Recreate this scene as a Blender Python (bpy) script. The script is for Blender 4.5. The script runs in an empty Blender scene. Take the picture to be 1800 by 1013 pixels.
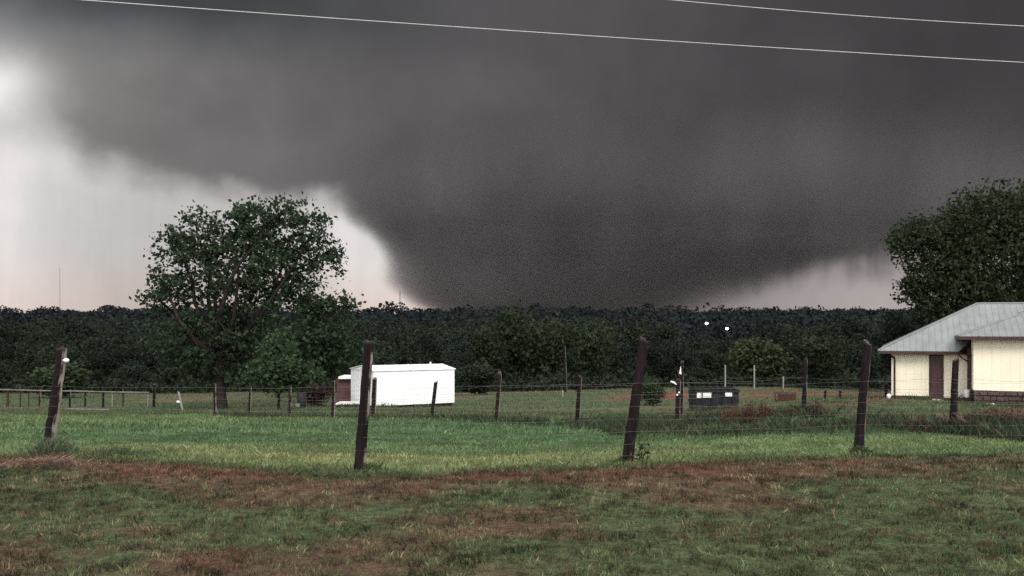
import bpy, math, random
import numpy as np
from mathutils import Vector, Matrix

R = math.radians
SC = bpy.context.scene
COL = SC.collection
F = 1729.0            # focal length in photo pixels (1800 wide)
HZ = 569.0            # eye-level row of the photo
EYE = 1.6

# ------------------------------------------------------------------ camera
cam_d = bpy.data.cameras.new('camera')
cam = bpy.data.objects.new('camera', cam_d); COL.objects.link(cam)
cam.location = (0, 0, EYE); cam.rotation_euler = (R(90), 0, 0)
cam_d.sensor_width = 36.0; cam_d.lens = F / 1800 * 36.0
cam_d.shift_y = (HZ - 506.5) / 1800.0
cam_d.clip_start = 0.1; cam_d.clip_end = 20000
SC.camera = cam

# ------------------------------------------------------------------ exposure
EXPO = 0.70
K = 2 ** EXPO
SC.view_settings.view_transform = 'Standard'
try: SC.view_settings.look = 'None'
except Exception: pass
SC.view_settings.exposure = EXPO; SC.view_settings.gamma = 1.0
SC.view_settings.use_curve_mapping = False
SC.render.engine = 'CYCLES'
SC.cycles.use_denoising = False
SC.cycles.max_bounces = 6; SC.cycles.diffuse_bounces = 3; SC.cycles.glossy_bounces = 2
SC.cycles.transmission_bounces = 4; SC.cycles.volume_bounces = 2; SC.cycles.transparent_max_bounces = 8

# ------------------------------------------------------------------ node helpers
class NT:
    def __init__(s, tree):
        s.t = tree; s.n = tree.nodes; s.l = tree.links
    def new(s, typ, **kw):
        n = s.n.new(typ)
        for k, v in kw.items(): setattr(n, k, v)
        return n
    def put(s, sock, v):
        if v is None: return
        if isinstance(v, bpy.types.NodeSocket): s.l.new(v, sock)
        else:
            if hasattr(sock, 'default_value'):
                try: sock.default_value = v
                except Exception: sock.default_value = tuple(v) + (1.0,)
    def m(s, op, a, b=None, c=None, clamp=False):
        n = s.new('ShaderNodeMath', operation=op); n.use_clamp = clamp
        s.put(n.inputs[0], a); s.put(n.inputs[1], b); s.put(n.inputs[2], c)
        return n.outputs[0]
    def vm(s, op, a, b=None):
        n = s.new('ShaderNodeVectorMath', operation=op)
        s.put(n.inputs[0], a); s.put(n.inputs[1], b)
        return n.outputs[0]
    def mix(s, f, a, b, mode='MIX'):
        n = s.new('ShaderNodeMix', data_type='RGBA', blend_type=mode)
        s.put(n.inputs[0], f)
        for i, v in ((6, a), (7, b)):
            if isinstance(v, bpy.types.NodeSocket): s.l.new(v, n.inputs[i])
            else: n.inputs[i].default_value = tuple(v)[:3] + (1.0,)
        return n.outputs[2]
    def step(s, x, lo, hi):
        n = s.new('ShaderNodeMapRange', interpolation_type='SMOOTHSTEP')
        s.put(n.inputs[0], x); s.put(n.inputs[1], lo); s.put(n.inputs[2], hi)
        n.inputs[3].default_value = 0; n.inputs[4].default_value = 1
        return n.outputs[0]
    def lin(s, x, lo, hi, a, b):
        n = s.new('ShaderNodeMapRange')
        s.put(n.inputs[0], x); s.put(n.inputs[1], lo); s.put(n.inputs[2], hi); s.put(n.inputs[3], a); s.put(n.inputs[4], b)
        return n.outputs[0]
    def noise(s, vec, scale, detail=3.0, rough=0.55):
        n = s.new('ShaderNodeTexNoise'); n.noise_dimensions = '3D'
        s.put(n.inputs['Vector'], vec); n.inputs['Scale'].default_value = scale
        n.inputs['Detail'].default_value = detail; n.inputs['Roughness'].default_value = rough
        return n.outputs['Fac']
    def curve(s, x01, pts):
        n = s.new('ShaderNodeFloatCurve'); s.put(n.inputs['Value'], x01)
        c = n.mapping.curves[0]; n.mapping.use_clip = False
        pts = sorted(pts)
        while len(c.points) < len(pts): c.points.new(0.5, 0.5)
        for p, (a, b) in zip(c.points, pts): p.location = (a, b); p.handle_type = 'AUTO_CLAMPED'
        n.mapping.update()
        return n.outputs[0]

# ------------------------------------------------------------------ world
SUN_AZ, SUN_EL = 166.0, 40.0        # degrees clockwise from the view direction (+Y); behind right
world = bpy.data.worlds.new('World'); SC.world = world; world.use_nodes = True
w = NT(world.node_tree)
for n in list(w.n): w.n.remove(n)
out = w.new('ShaderNodeOutputWorld')
tc = w.new('ShaderNodeTexCoord')
dirv = tc.outputs['Generated']
sx = w.new('ShaderNodeSeparateXYZ'); w.l.new(dirv, sx.inputs[0])
X, Y, Z = sx.outputs
az = w.m('MULTIPLY', w.m('ARCTAN2', X, Y), 180 / math.pi)
el = w.m('MULTIPLY', w.m('ARCSINE', Z), 180 / math.pi)
azn = w.m('ADD', w.m('DIVIDE', az, 120.0), 0.5, clamp=True)
def AZ(px): return math.degrees(math.atan((px - 900) / F))
def EL(px, row): return math.degrees(math.atan((HZ - row) / F * math.cos(math.radians(AZ(px)))))
def azp(px): return AZ(px) / 120 + 0.5
# the lower edge of the storm cloud (pixel column, row) -> elevation / 20
base_pts = [(-900, 150), (-300, 190), (-60, 212), (0, 220), (45, 226), (85, 240), (130, 266), (210, 305), (300, 330), (450, 338),
            (560, 345), (640, 372), (760, 415), (1000, 450), (1250, 492), (1400, 472), (1560, 452), (1800, 415), (2300, 380), (3200, 300)]
base = w.m('MULTIPLY', w.curve(azn, [(azp(p), EL(p, r) / 20) for p, r in base_pts]), 20.0)
soft = w.curve(azn, [(azp(-300), .4), (azp(60), .20), (azp(300), .13), (azp(600), .12), (azp(900), .2), (azp(1300), .16), (azp(1800), .2)])
soft = w.m('MULTIPLY', soft, 10.0)
n1 = w.noise(dirv, 7.0, 5.0, 0.55)
n2 = w.noise(w.vm('ADD', dirv, (3.1, 1.7, 0.4)), 18.0, 4.0, 0.55)
n3 = w.noise(w.vm('ADD', dirv, (7.7, 2.7, 5.4)), 3.2, 3.0, 0.5)
sv = w.vm('MULTIPLY', dirv, (1.0, 1.0, 0.10))
streak = w.noise(sv, 42.0, 3.0, 0.6)
eln = w.m('ADD', el, w.m('MULTIPLY', w.m('SUBTRACT', n1, 0.5), 5.0))
eln = w.m('ADD', eln, w.m('MULTIPLY', w.m('SUBTRACT', n2, 0.5), 2.4))
eln = w.m('ADD', eln, w.m('MULTIPLY', w.m('MULTIPLY', w.m('SUBTRACT', streak, 0.5), 2.6), w.step(az, 8.0, 14.0)))
cover = w.step(w.m('DIVIDE', w.m('SUBTRACT', eln, base), soft), -1.0, 1.0)
# deck brightness
deck = w.curve(azn, [(azp(-900), .62), (azp(-300), .42), (azp(0), .30), (azp(100), .245), (azp(280), .205), (azp(450), .162), (azp(560), .132), (azp(650), .116), (azp(900), .102),
                     (azp(1200), .070), (azp(1500), .056), (azp(1800), .050), (azp(2300), .06), (azp(3400), .12)])
deck = w.m('MULTIPLY', deck, w.lin(n1, .3, .7, .89, 1.11))
deck = w.m('MULTIPLY', deck, w.lin(n2, .3, .7, .93, 1.07))
deck = w.m('MULTIPLY', deck, w.lin(n3, .3, .7, .88, 1.12))
# darker, bluer roll of cloud high on the left of the deck
topd = w.m('MULTIPLY', w.step(w.m('ADD', el, w.m('MULTIPLY', w.m('SUBTRACT', n1, .5), 6.0)), 13.4, 17.6), w.step(az, 2.0, -20.0))
deck = w.m('MULTIPLY', deck, w.m('SUBTRACT', 1.0, w.m('MULTIPLY', topd, 0.68)))
gx = w.m('DIVIDE', w.m('SUBTRACT', az, AZ(-25)), 2.7); gy = w.m('DIVIDE', w.m('SUBTRACT', w.m('ADD', el, w.m('MULTIPLY', w.m('SUBTRACT', n2, .5), 2.2)), EL(0, 150)), 1.55)
gap = w.m('EXPONENT', w.m('MULTIPLY', w.m('ADD', w.m('MULTIPLY', gx, gx), w.m('MULTIPLY', gy, gy)), -1.0))
deck = w.m('ADD', deck, w.m('MULTIPLY', gap, .62))
deckc = w.mix(w.step(az, -26.0, 6.0), (1.0, .97, .955), (1.02, .96, 1.005))
deckc = w.mix(topd, deckc, (.93, 1.0, 1.10))
deckc = w.vm('MULTIPLY', deckc, (1, 1, 1))
vs = w.new('ShaderNodeVectorMath', operation='SCALE'); w.l.new(deckc, vs.inputs[0]); w.l.new(deck, vs.inputs['Scale'])
deckc = vs.outputs[0]
# open light band below the deck
lite = w.curve(azn, [(azp(-900), .8), (azp(-300), .78), (azp(0), .66), (azp(90), .56), (azp(200), .49), (azp(350), .47), (azp(560), .56), (azp(660), .66), (azp(750), .46),
                     (azp(1250), .26), (azp(1400), .31), (azp(1560), .36), (azp(1800), .32), (azp(2400), .3), (azp(3400), .3)])
lite = w.m('MULTIPLY', lite, w.lin(streak, .3, .7, .95, 1.05))
lite = w.m('MULTIPLY', lite, w.lin(n1, .3, .7, .90, 1.10))
lite = w.m('MULTIPLY', lite, w.lin(el, 5.0, 10.0, 1.12, 1.34))
litec = w.mix(w.step(el, 0.0, 4.5), (1.0, .835, .765), (1.0, .955, .925))
litec = w.mix(w.step(az, 10.0, 14.0), litec, (1.0, .90, .87))
vs = w.new('ShaderNodeVectorMath', operation='SCALE'); w.l.new(litec, vs.inputs[0]); w.l.new(lite, vs.inputs['Scale'])
front = w.mix(cover, vs.outputs[0], deckc)
# the storm clears towards the sky overhead and behind: plain pale overcast
tback = w.m('MAXIMUM', w.step(w.m('ABSOLUTE', az), 50.0, 105.0), w.step(el, 22.0, 58.0))
overc = w.mix(w.lin(n3, .3, .7, 0, 1), (1.80, 1.77, 1.72), (2.10, 2.09, 2.06))
skyc = w.mix(tback, front, overc)
skyc_n = w.new('ShaderNodeVectorMath', operation='SCALE'); w.l.new(skyc, skyc_n.inputs[0]); skyc_n.inputs['Scale'].default_value = 1.0 / K
bg1 = w.new('ShaderNodeBackground'); w.l.new(skyc_n.outputs[0], bg1.inputs[0]); bg1.inputs[1].default_value = 1.0
nish = w.new('ShaderNodeTexSky'); nish.sky_type = 'NISHITA'; nish.sun_disc = False
nish.sun_elevation = R(SUN_EL); nish.sun_rotation = R(SUN_AZ)
bg2 = w.new('ShaderNodeBackground'); w.l.new(nish.outputs[0], bg2.inputs[0]); bg2.inputs[1].default_value = 0.10
mx = w.new('ShaderNodeMixShader'); w.l.new(w.m('MULTIPLY', tback, 0.15), mx.inputs[0])
w.l.new(bg1.outputs[0], mx.inputs[1]); w.l.new(bg2.outputs[0], mx.inputs[2]); w.l.new(mx.outputs[0], out.inputs[0])

# ------------------------------------------------------------------ sun (behind the camera, through cloud)
sd = bpy.data.lights.new('sun', 'SUN'); sd.energy = 1.5; sd.angle = R(22); sd.color = (1.0, .96, .90)
sun = bpy.data.objects.new('sun', sd); COL.objects.link(sun)
sdir = Vector((math.sin(R(SUN_AZ)) * math.cos(R(SUN_EL)), math.cos(R(SUN_AZ)) * math.cos(R(SUN_EL)), math.sin(R(SUN_EL))))
sun.rotation_euler = sdir.to_track_quat('Z', 'Y').to_euler(); sun.location = (20, -20, 30)

# ================================================================== maths helpers
def hash2(ix, iy, seed):
    h = (ix.astype(np.int64) * 374761393 + iy.astype(np.int64) * 668265263 + seed * 1274126177) & 0xFFFFFFFF
    h = ((h ^ (h >> 13)) * 1274126177) & 0xFFFFFFFF
    h = h ^ (h >> 16)
    return (h & 0xFFFFFF) / float(0xFFFFFF)
def vnoise(x, y, seed=0):
    x = np.asarray(x, float); y = np.asarray(y, float)
    ix = np.floor(x); iy = np.floor(y); fx = x - ix; fy = y - iy
    fx = fx * fx * (3 - 2 * fx); fy = fy * fy * (3 - 2 * fy)
    a = hash2(ix, iy, seed); b = hash2(ix + 1, iy, seed); c = hash2(ix, iy + 1, seed); d = hash2(ix + 1, iy + 1, seed)
    return (a * (1 - fx) + b * fx) * (1 - fy) + (c * (1 - fx) + d * fx) * fy
def fbm(x, y, seed=0, octv=4, gain=.5):
    s = 0; a = 1; t = 0
    for i in range(octv):
        s = s + a * vnoise(np.asarray(x) * 2 ** i, np.asarray(y) * 2 ** i, seed + i * 17); t += a; a *= gain
    return s / t
def sstep(x, lo, hi):
    t = np.clip((np.asarray(x, float) - lo) / (hi - lo), 0, 1); return t * t * (3 - 2 * t)

# ------------------------------------------------------------------ terrain
PD = np.array([-4000, -60, 0, 6, 8, 9.3, 10.5, 12, 14, 17, 20, 25, 30, 37, 45, 52, 60, 70, 80, 100, 130, 200, 400, 700, 900, 1200, 1600, 9000.])
PZ = np.array([4, 0.4, -1.6, -1.64, -1.60, -1.53, -1.585, -1.70, -1.85, -2.05, -2.28, -2.60, -2.98, -3.6, -4.1, -4.6, -5.1, -5.6, -6.0, -7.0, -8.0, -9.5, -8.0, -1.5, 0.5, -1, -12, -30.])
_gy = np.concatenate([-np.geomspace(4000, .5, 300), np.linspace(-.4, .4, 5), np.geomspace(.5, 9000, 1500)])
_gz = np.interp(_gy, PD, PZ)
for _ in range(3):
    _gz[2:-2] = (_gz[:-4] + 2 * _gz[1:-3] + 3 * _gz[2:-2] + 2 * _gz[3:-1] + _gz[4:]) / 9
def prof(y): return np.interp(y, _gy, _gz)
ANCH = [(80, 800, 12.3), (630, 832, 10.5), (1102, 818, 11.0), (1510, 800, 12.4), (-250, 812, 13.0), (1990, 792, 13.6),
        (1673, 765, 17.5), (1412, 733, 25), (1190, 745, 24), (1015, 750, 24), (873, 742, 27), (759, 738, 31), (585, 738, 34), (508, 737, 37),
        (438, 733, 40), (378, 730, 43), (657, 716, 60), (798, 715, 62.7), (390, 719, 62), (1567, 700, 51.4), (1640, 704, 50.3), (1705, 712, 48.4), (1800, 715, 46), (1930, 722, 44.5), (1760, 716, 46.5),
        (1254, 722, 50), (1143, 713, 58), (1380, 706, 58), (1275, 684, 75), (100, 717, 68), (250, 714, 70), (600, 950, 7.4), (1500, 950, 7.4), (200, 950, 7.4)]
_ax = np.array([(p - 900) / F * d for p, r, d in ANCH]); _ay = np.array([d for p, r, d in ANCH], float)
_az = np.array([-(r - HZ) / F * d for p, r, d in ANCH])
def _kern(x1, y1, x2, y2):
    y1c = np.maximum(y1, 3.0); y2c = np.maximum(y2, 3.0)
    dx = (x1 / y1c)[:, None] - (x2 / y2c)[None, :]
    dy = np.log(y1c)[:, None] - np.log(y2c)[None, :]
    return np.exp(-(dx / .20) ** 2 - (dy / .28) ** 2)
_res = _az - prof(_ay)
_wgt = np.linalg.solve(_kern(_ax, _ay, _ax, _ay) + np.eye(len(_ax)) * .02, _res)
def ground(x, y):
    x = np.atleast_1d(np.asarray(x, float)); y = np.atleast_1d(np.asarray(y, float))
    x, y = np.broadcast_arrays(x, y); sh = x.shape; x = x.ravel(); y = y.ravel()
    z = prof(y)
    m = (y > 2.5) & (y < 260)
    if m.any():
        corr = np.zeros_like(z)
        idx = np.where(m)[0]
        for s in range(0, len(idx), 20000):
            k = idx[s:s + 20000]
            corr[k] = _kern(x[k], y[k], _ax, _ay) @ _wgt
        z = z + corr
    amp = np.clip((np.abs(y) - 2) / 20, 0.25, 1) * .10
    z = z + (fbm(x * .35, y * .35, 5, 3) - .5) * amp * np.clip(120 / np.maximum(np.abs(y), 120), .2, 1)
    z = z + (fbm(x * 2.2, y * 2.2, 9, 2) - .5) * .035 * (np.abs(y) < 40)
    far = np.clip((y - 250) / 300, 0, 1)
    z = z + far * (fbm(x * .007, y * .007, 21, 4) - .5) * 19.0
    return (z + EYE).reshape(sh)
def gz(x, y): return float(ground(x, y)[0])
def PX(px, D): return (px - 900) / F * D
def PZr(row, D): return EYE - (row - HZ) / F * D
def W(px, row, D): return Vector((PX(px, D), D, PZr(row, D)))

# ------------------------------------------------------------------ mesh helpers
class MB:
    def __init__(s): s.v = []; s.f = []; s.k = 0
    def add(s, v, f):
        s.v.extend([tuple(p) for p in v]); s.f.extend([tuple(i + s.k for i in q) for q in f]); s.k += len(v); return s
    def box(s, x0, x1, y0, y1, z0, z1):
        v = [(x0, y0, z0), (x1, y0, z0), (x1, y1, z0), (x0, y1, z0), (x0, y0, z1), (x1, y0, z1), (x1, y1, z1), (x0, y1, z1)]
        return s.add(v, [(3, 2, 1, 0), (4, 5, 6, 7), (0, 1, 5, 4), (1, 2, 6, 5), (2, 3, 7, 6), (3, 0, 4, 7)])
    def prism(s, poly, n):          # polygon extruded along vector n
        m = len(poly); n = Vector(n); P = [Vector(p) for p in poly]
        v = P + [p + n for p in P]
        f = [tuple(range(m))[::-1], tuple(range(m, 2 * m))] + [(i, (i + 1) % m, (i + 1) % m + m, i + m) for i in range(m)]
        return s.add(v, f)
    def tube(s, pts, rad, n=6, cap=True, wob=0, rng=None):
        pts = [Vector(p) for p in pts]; m = len(pts)
        if not hasattr(rad, '__len__'): rad = [rad] * m
        v = []; ref = None
        for i, p in enumerate(pts):
            t = (pts[min(i + 1, m - 1)] - pts[max(i - 1, 0)])
            if t.length < 1e-9: t = Vector((0, 0, 1))
            t.normalize()
            if ref is None: ref = t.orthogonal().normalized()
            a = (ref - t * ref.dot(t))
            a = a.normalized() if a.length > 1e-6 else t.orthogonal().normalized()
            ref = a; b = t.cross(a)
            for k in range(n):
                th = 2 * math.pi * k / n
                r = rad[i] * (1 + (rng.uniform(-wob, wob) if rng else 0))
                v.append(p + (a * math.cos(th) + b * math.sin(th)) * r)
        f = [(i * n + k, i * n + (k + 1) % n, (i + 1) * n + (k + 1) % n, (i + 1) * n + k) for i in range(m - 1) for k in range(n)]
        if cap: f += [tuple(range(n))[::-1], tuple(range((m - 1) * n, m * n))]
        return s.add(v, f)
    def build(s, name, mat, parent=None, smooth=False):
        me = bpy.data.meshes.new(name); me.from_pydata(s.v, [], s.f)
        if mat: me.materials.append(mat)
        if smooth: me.polygons.foreach_set('use_smooth', [True] * len(me.polygons))
        me.update()
        return link(name, me, parent)
def link(name, me, parent=None):
    o = bpy.data.objects.new(name, me); COL.objects.link(o)
    if parent: o.parent = parent
    return o
def tag(o, label, cat, group=None):
    o['label'] = label; o['category'] = cat
    if group: o['group'] = group
    return o
def empty(name, loc, label, cat, group=None, rz=0):
    o = bpy.data.objects.new(name, None); COL.objects.link(o); o.location = loc; o.rotation_euler = (0, 0, rz)
    o.empty_display_size = .2
    return tag(o, label, cat, group)
def np_mesh(name, V, Fq, mat, tint=None):       # V (n,3), Fq (m,k) constant face size
    V = np.ascontiguousarray(V, dtype=np.float32); Fq = np.ascontiguousarray(Fq, dtype=np.int32)
    me = bpy.data.meshes.new(name); m, k = Fq.shape
    me.vertices.add(len(V)); me.vertices.foreach_set('co', V.ravel())
    me.loops.add(m * k); me.loops.foreach_set('vertex_index', Fq.ravel())
    me.polygons.add(m); me.polygons.foreach_set('loop_start', np.arange(0, m * k, k, dtype=np.int32))
    try: me.polygons.foreach_set('loop_total', np.full(m, k, dtype=np.int32))
    except Exception: pass
    me.materials.append(mat)
    if tint is not None:
        at = me.color_attributes.new('tint', 'FLOAT_COLOR', 'POINT')
        c = np.ones((len(V), 4), np.float32); c[:, :3] = tint
        at.data.foreach_set('color', c.ravel())
    me.update(calc_edges=True); me.validate()
    return me

# ------------------------------------------------------------------ materials
def mat_base(name, rough=.8, spec=.3):
    m = bpy.data.materials.new(name); m.use_nodes = True
    t = NT(m.node_tree); b = t.n['Principled BSDF']
    b.inputs['Roughness'].default_value = rough; b.inputs['Specular IOR Level'].default_value = spec
    return m, t, b
def mat_simple(name, c1, c2=None, scale=6.0, rough=.8, spec=.3, bump=0.0, stretch=(1, 1, 1), metal=0, detail=4, coords='Object'):
    m, t, b = mat_base(name, rough, spec); b.inputs['Metallic'].default_value = metal
    c2 = c2 or tuple(x * .75 for x in c1)
    co = t.new('ShaderNodeTexCoord').outputs[coords]
    v = t.vm('MULTIPLY', co, stretch)
    n = t.noise(v, scale, detail, .6)
    t.l.new(t.mix(t.step(n, .32, .68), c2, c1), b.inputs['Base Color'])
    if bump:
        bm = t.new('ShaderNodeBump'); bm.inputs['Strength'].default_value = bump; bm.inputs['Distance'].default_value = .02
        t.l.new(n, bm.inputs['Height']); t.l.new(bm.outputs[0], b.inputs['Normal'])
    return m
def mat_leaf(name, c1, c2, transl=.25, objvar=.35, island=.5):
    m = bpy.data.materials.new(name); m.use_nodes = True
    t = NT(m.node_tree); b = t.n['Principled BSDF']; o = t.n['Material Output']
    b.inputs['Roughness'].default_value = .7; b.inputs['Specular IOR Level'].default_value = .08
    g = t.new('ShaderNodeNewGeometry'); oi = t.new('ShaderNodeObjectInfo')
    col = t.mix(g.outputs['Random Per Island'], c1, c2)
    co = t.new('ShaderNodeTexCoord').outputs['Object']
    nz = t.noise(co, .9, 3.0, .6)
    k = t.m('MULTIPLY', t.lin(oi.outputs['Random'], 0, 1, 1 - objvar, 1 + objvar), t.lin(nz, .3, .7, .72, 1.28))
    vs = t.new('ShaderNodeVectorMath', operation='SCALE'); t.l.new(col, vs.inputs[0]); t.l.new(k, vs.inputs['Scale'])
    rnd2 = t.m('FRACT', t.m('MULTIPLY', oi.outputs['Random'], 7.31))
    colv = t.mix(t.m('MULTIPLY', rnd2, objvar), vs.outputs[0], t.vm('MULTIPLY', vs.outputs[0], (1.35, 1.0, .7)))
    t.l.new(colv, b.inputs['Base Color'])
    tr = t.new('ShaderNodeBsdfTranslucent'); t.l.new(colv, tr.inputs[0])
    mxs = t.new('ShaderNodeMixShader'); mxs.inputs[0].default_value = transl
    t.l.new(b.outputs[0], mxs.inputs[1]); t.l.new(tr.outputs[0], mxs.inputs[2]); t.l.new(mxs.outputs[0], o.inputs[0])
    return m
def mat_tint(name, transl=.3, var=.3):
    m = bpy.data.materials.new(name); m.use_nodes = True
    t = NT(m.node_tree); b = t.n['Principled BSDF']; o = t.n['Material Output']
    b.inputs['Roughness'].default_value = .6; b.inputs['Specular IOR Level'].default_value = .2
    a = t.new('ShaderNodeAttribute'); a.attribute_name = 'tint'
    g = t.new('ShaderNodeNewGeometry')
    vs = t.new('ShaderNodeVectorMath', operation='SCALE'); t.l.new(a.outputs['Color'], vs.inputs[0])
    t.l.new(t.lin(g.outputs['Random Per Island'], 0, 1, 1 - var, 1 + var), vs.inputs['Scale'])
    t.l.new(vs.outputs[0], b.inputs['Base Color'])
    tr = t.new('ShaderNodeBsdfTranslucent'); t.l.new(vs.outputs[0], tr.inputs[0])
    mxs = t.new('ShaderNodeMixShader'); mxs.inputs[0].default_value = transl
    t.l.new(b.outputs[0], mxs.inputs[1]); t.l.new(tr.outputs[0], mxs.inputs[2]); t.l.new(mxs.outputs[0], o.inputs[0])
    return m

M = {}
M['bark'] = mat_simple('bark', (.030, .024, .021), (.013, .010, .010), 7, .9, .1, .6, (1, 1, .35))
M['leaf_big'] = mat_leaf('leaf_big', (.015, .026, .016), (.036, .054, .029), .2, .0)
M['leaf_young'] = mat_leaf('leaf_young', (.029, .050, .026), (.048, .074, .034), .25, .0)
M['leaf_right'] = mat_leaf('leaf_right', (.015, .024, .013), (.034, .045, .021), .2, .0)
M['leaf_wood'] = mat_leaf('leaf_wood', (.011, .017, .0135), (.018, .026, .0175), .15, .5)
M['leaf_mid'] = mat_leaf('leaf_mid', (.018, .027, .017), (.033, .045, .023), .2, .15)
M['leaf_far'] = mat_leaf('leaf_far', (.009, .0125, .0135), (.014, .019, .019), .1, .0)  # bluish dark leaves: distance haze put into the leaf colour
M['leaf_bush'] = mat_leaf('leaf_bush', (.024, .038, .020), (.044, .062, .029), .2, .15)
M['leaf_maroon'] = mat_leaf('leaf_maroon', (.030, .016, .018), (.05, .03, .03), .2, .0)
M['leaf_red'] = mat_leaf('leaf_red', (.140, .062, .048), (.088, .052, .038), .25, .2)
M['leaf_brown'] = mat_leaf('leaf_brown', (.11, .055, .045), (.065, .045, .035), .25, .2)
M['blade'] = mat_tint('grass_blades', .25, .5)
M['wire'] = mat_simple('galvanised_wire', (.17, .165, .16), (.09, .08, .075), 9, .55, .4, 0, metal=.0)
M['cable'] = mat_simple('power_cable', (.55, .54, .53), (.45, .45, .45), 3, .5, .4)
M['white_metal'] = mat_simple('white_sheet_metal', (.82, .83, .82), (.74, .77, .78), 1.6, .45, .4, 0, (1, 1, .3))
M['white'] = mat_simple('white_plastic', (.82, .81, .80), (.74, .73, .72), 8, .4, .4)
M['dark'] = mat_simple('dark_skirting', (.028, .022, .022), (.014, .012, .012), 5, .9, .1)
M['cream'] = mat_simple('cream_wall_paint', (.80, .74, .60), (.76, .69, .545), 2.2, .75, .25, .05, (1, 1, .4))
def scuff(m, zhi):
    t = NT(m.node_tree); b = t.n['Principled BSDF']; src = b.inputs['Base Color'].links[0].from_socket
    co = t.new('ShaderNodeTexCoord').outputs['Object']; sp = t.new('ShaderNodeSeparateXYZ'); t.l.new(co, sp.inputs[0])
    n = t.noise(t.vm('MULTIPLY', co, (1.6, 1, 5)), 1.7, 5, .65)
    f = t.m('MULTIPLY', t.step(n, .56, .72), t.step(sp.outputs[2], zhi, zhi - .5))
    t.l.new(t.mix(t.m('MULTIPLY', f, .55), src, (.16, .11, .085)), b.inputs['Base Color'])
scuff(M['cream'], 1.0)
M['brown_trim'] = mat_simple('brown_trim_paint', (.060, .026, .026), (.040, .019, .020), 4, .6, .3, 0, (1, 1, .3))
M['door'] = mat_simple('brown_door_paint', (.075, .032, .034), (.055, .025, .028), 3, .55, .35, 0, (1, 1, .3))
M['maroon'] = mat_simple('maroon_boards', (.125, .060, .062), (.085, .042, .046), 5, .75, .2, .2, (1, 1, .3))
M['stone'] = mat_simple('foundation_stone', (.095, .064, .060), (.05, .034, .033), 6, .9, .15, .6)
M['mortar'] = mat_simple('mortar', (.085, .058, .055), (.05, .036, .034), 9, .95, .1, .4)
M['steel_dark'] = mat_simple('dark_painted_steel', (.010, .0105, .014), (.017, .016, .019), 4, .6, .25, .1)
M['lid'] = mat_simple('black_plastic_lid', (.005, .005, .006), (.008, .008, .009), 5, .7, .15)
M['rust'] = mat_simple('rusty_wood', (.075, .036, .030), (.04, .021, .020), 8, .9, .1, .4)
M['tpost'] = mat_simple('pale_steel_post', (.26, .25, .24), (.17, .16, .15), 6, .6, .4)
M['pipe'] = mat_simple('pale_pipe_rail', (.19, .18, .18), (.12, .105, .105), 3, .6, .4)
M['mast'] = mat_simple('mast_steel', (.24, .22, .22), (.18, .16, .16), 1, .6, .4)
def roof_mat():
    m, t, b = mat_base('grey_metal_roof', .42, .5); b.inputs['Metallic'].default_value = .15
    co = t.new('ShaderNodeTexCoord').outputs['Object']
    n = t.noise(t.vm('MULTIPLY', co, (1, .25, 1)), 2.2, 5, .6); n2 = t.noise(co, 14, 3, .6)
    c = t.mix(t.step(n, .3, .7), (.15, .163, .163), (.205, .217, .213))
    c = t.mix(t.m('MULTIPLY', t.step(n2, .55, .8), .35), c, (.17, .165, .16))
    t.l.new(c, b.inputs['Base Color']); return m
M['roof'] = roof_mat()
def post_mat():
    m, t, b = mat_base('weathered_post', .9, .12)
    co = t.new('ShaderNodeTexCoord').outputs['Object']
    n = t.noise(t.vm('MULTIPLY', co, (1, 1, .12)), 26, 4, .65)
    n2 = t.noise(co, 5.0, 4, .6)
    c = t.mix(t.step(n, .3, .7), (.006, .004, .0045), (.017, .011, .012))
    # light from the right and above painted in: paler right flank and end grain
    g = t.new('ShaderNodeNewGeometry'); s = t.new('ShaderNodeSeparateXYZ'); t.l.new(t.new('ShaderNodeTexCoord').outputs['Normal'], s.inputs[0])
    lit_flank = t.step(t.m('ADD', s.outputs[0], t.m('MULTIPLY', t.m('SUBTRACT', n2, .5), .9)), .70, .95)
    c = t.mix(lit_flank, c, (.24, .20, .18))
    at = t.new('ShaderNodeAttribute'); at.attribute_name = 'endgrain'
    c = t.mix(t.m('MULTIPLY', at.outputs['Fac'], .8), c, (.10, .08, .075))
    t.l.new(c, b.inputs['Base Color'])
    bm = t.new('ShaderNodeBump'); bm.inputs['Strength'].default_value = .8; bm.inputs['Distance'].default_value = .015
    t.l.new(n, bm.inputs['Height']); t.l.new(bm.outputs[0], b.inputs['Normal'])
    return m
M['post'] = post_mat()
def lamp_mat():
    m, t, b = mat_base('lit_lamp', .5)
    b.inputs['Base Color'].default_value = (.9, .9, .85, 1); b.inputs['Emission Color'].default_value = (1, .97, .92, 1); b.inputs['Emission Strength'].default_value = 6.0
    return m
M['lamp'] = lamp_mat()

# ------------------------------------------------------------------ ground colour (thing colours only: grass, thatch, soil)
NEARX = np.array([PX(p, d) for p, d in ((-250, 13.0), (80, 12.3), (630, 10.5), (1102, 11.0), (1510, 12.4), (1990, 13.6))])
NEARY = np.array([13.0, 12.3, 10.5, 11.0, 12.4, 13.6])
def near_line(x): return np.interp(x, NEARX, NEARY)
SEC = [(1990, 780, 15.2, 1.35), (1673, 765, 17.5, 1.36), (1412, 733, 25, 1.46), (1190, 745, 24, 1.05), (1015, 750, 24, 1.22), (873, 742, 27, 1.34), (759, 738, 31, 1.20),
       (585, 738, 34, 1.32), (508, 737, 37, 1.24), (438, 733, 40, 1.20), (378, 730, 43, 1.38)]
SECX = np.array([PX(p, d) for p, r, d, h in SEC])[::-1]; SECY = np.array([d for p, r, d, h in SEC])[::-1]
def sec_line(x): return np.interp(x, SECX, SECY)
def c3(*a): return np.array(a, float)
def lerp(a, b, t): return a + (b - a) * np.asarray(t)[:, None]
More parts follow.
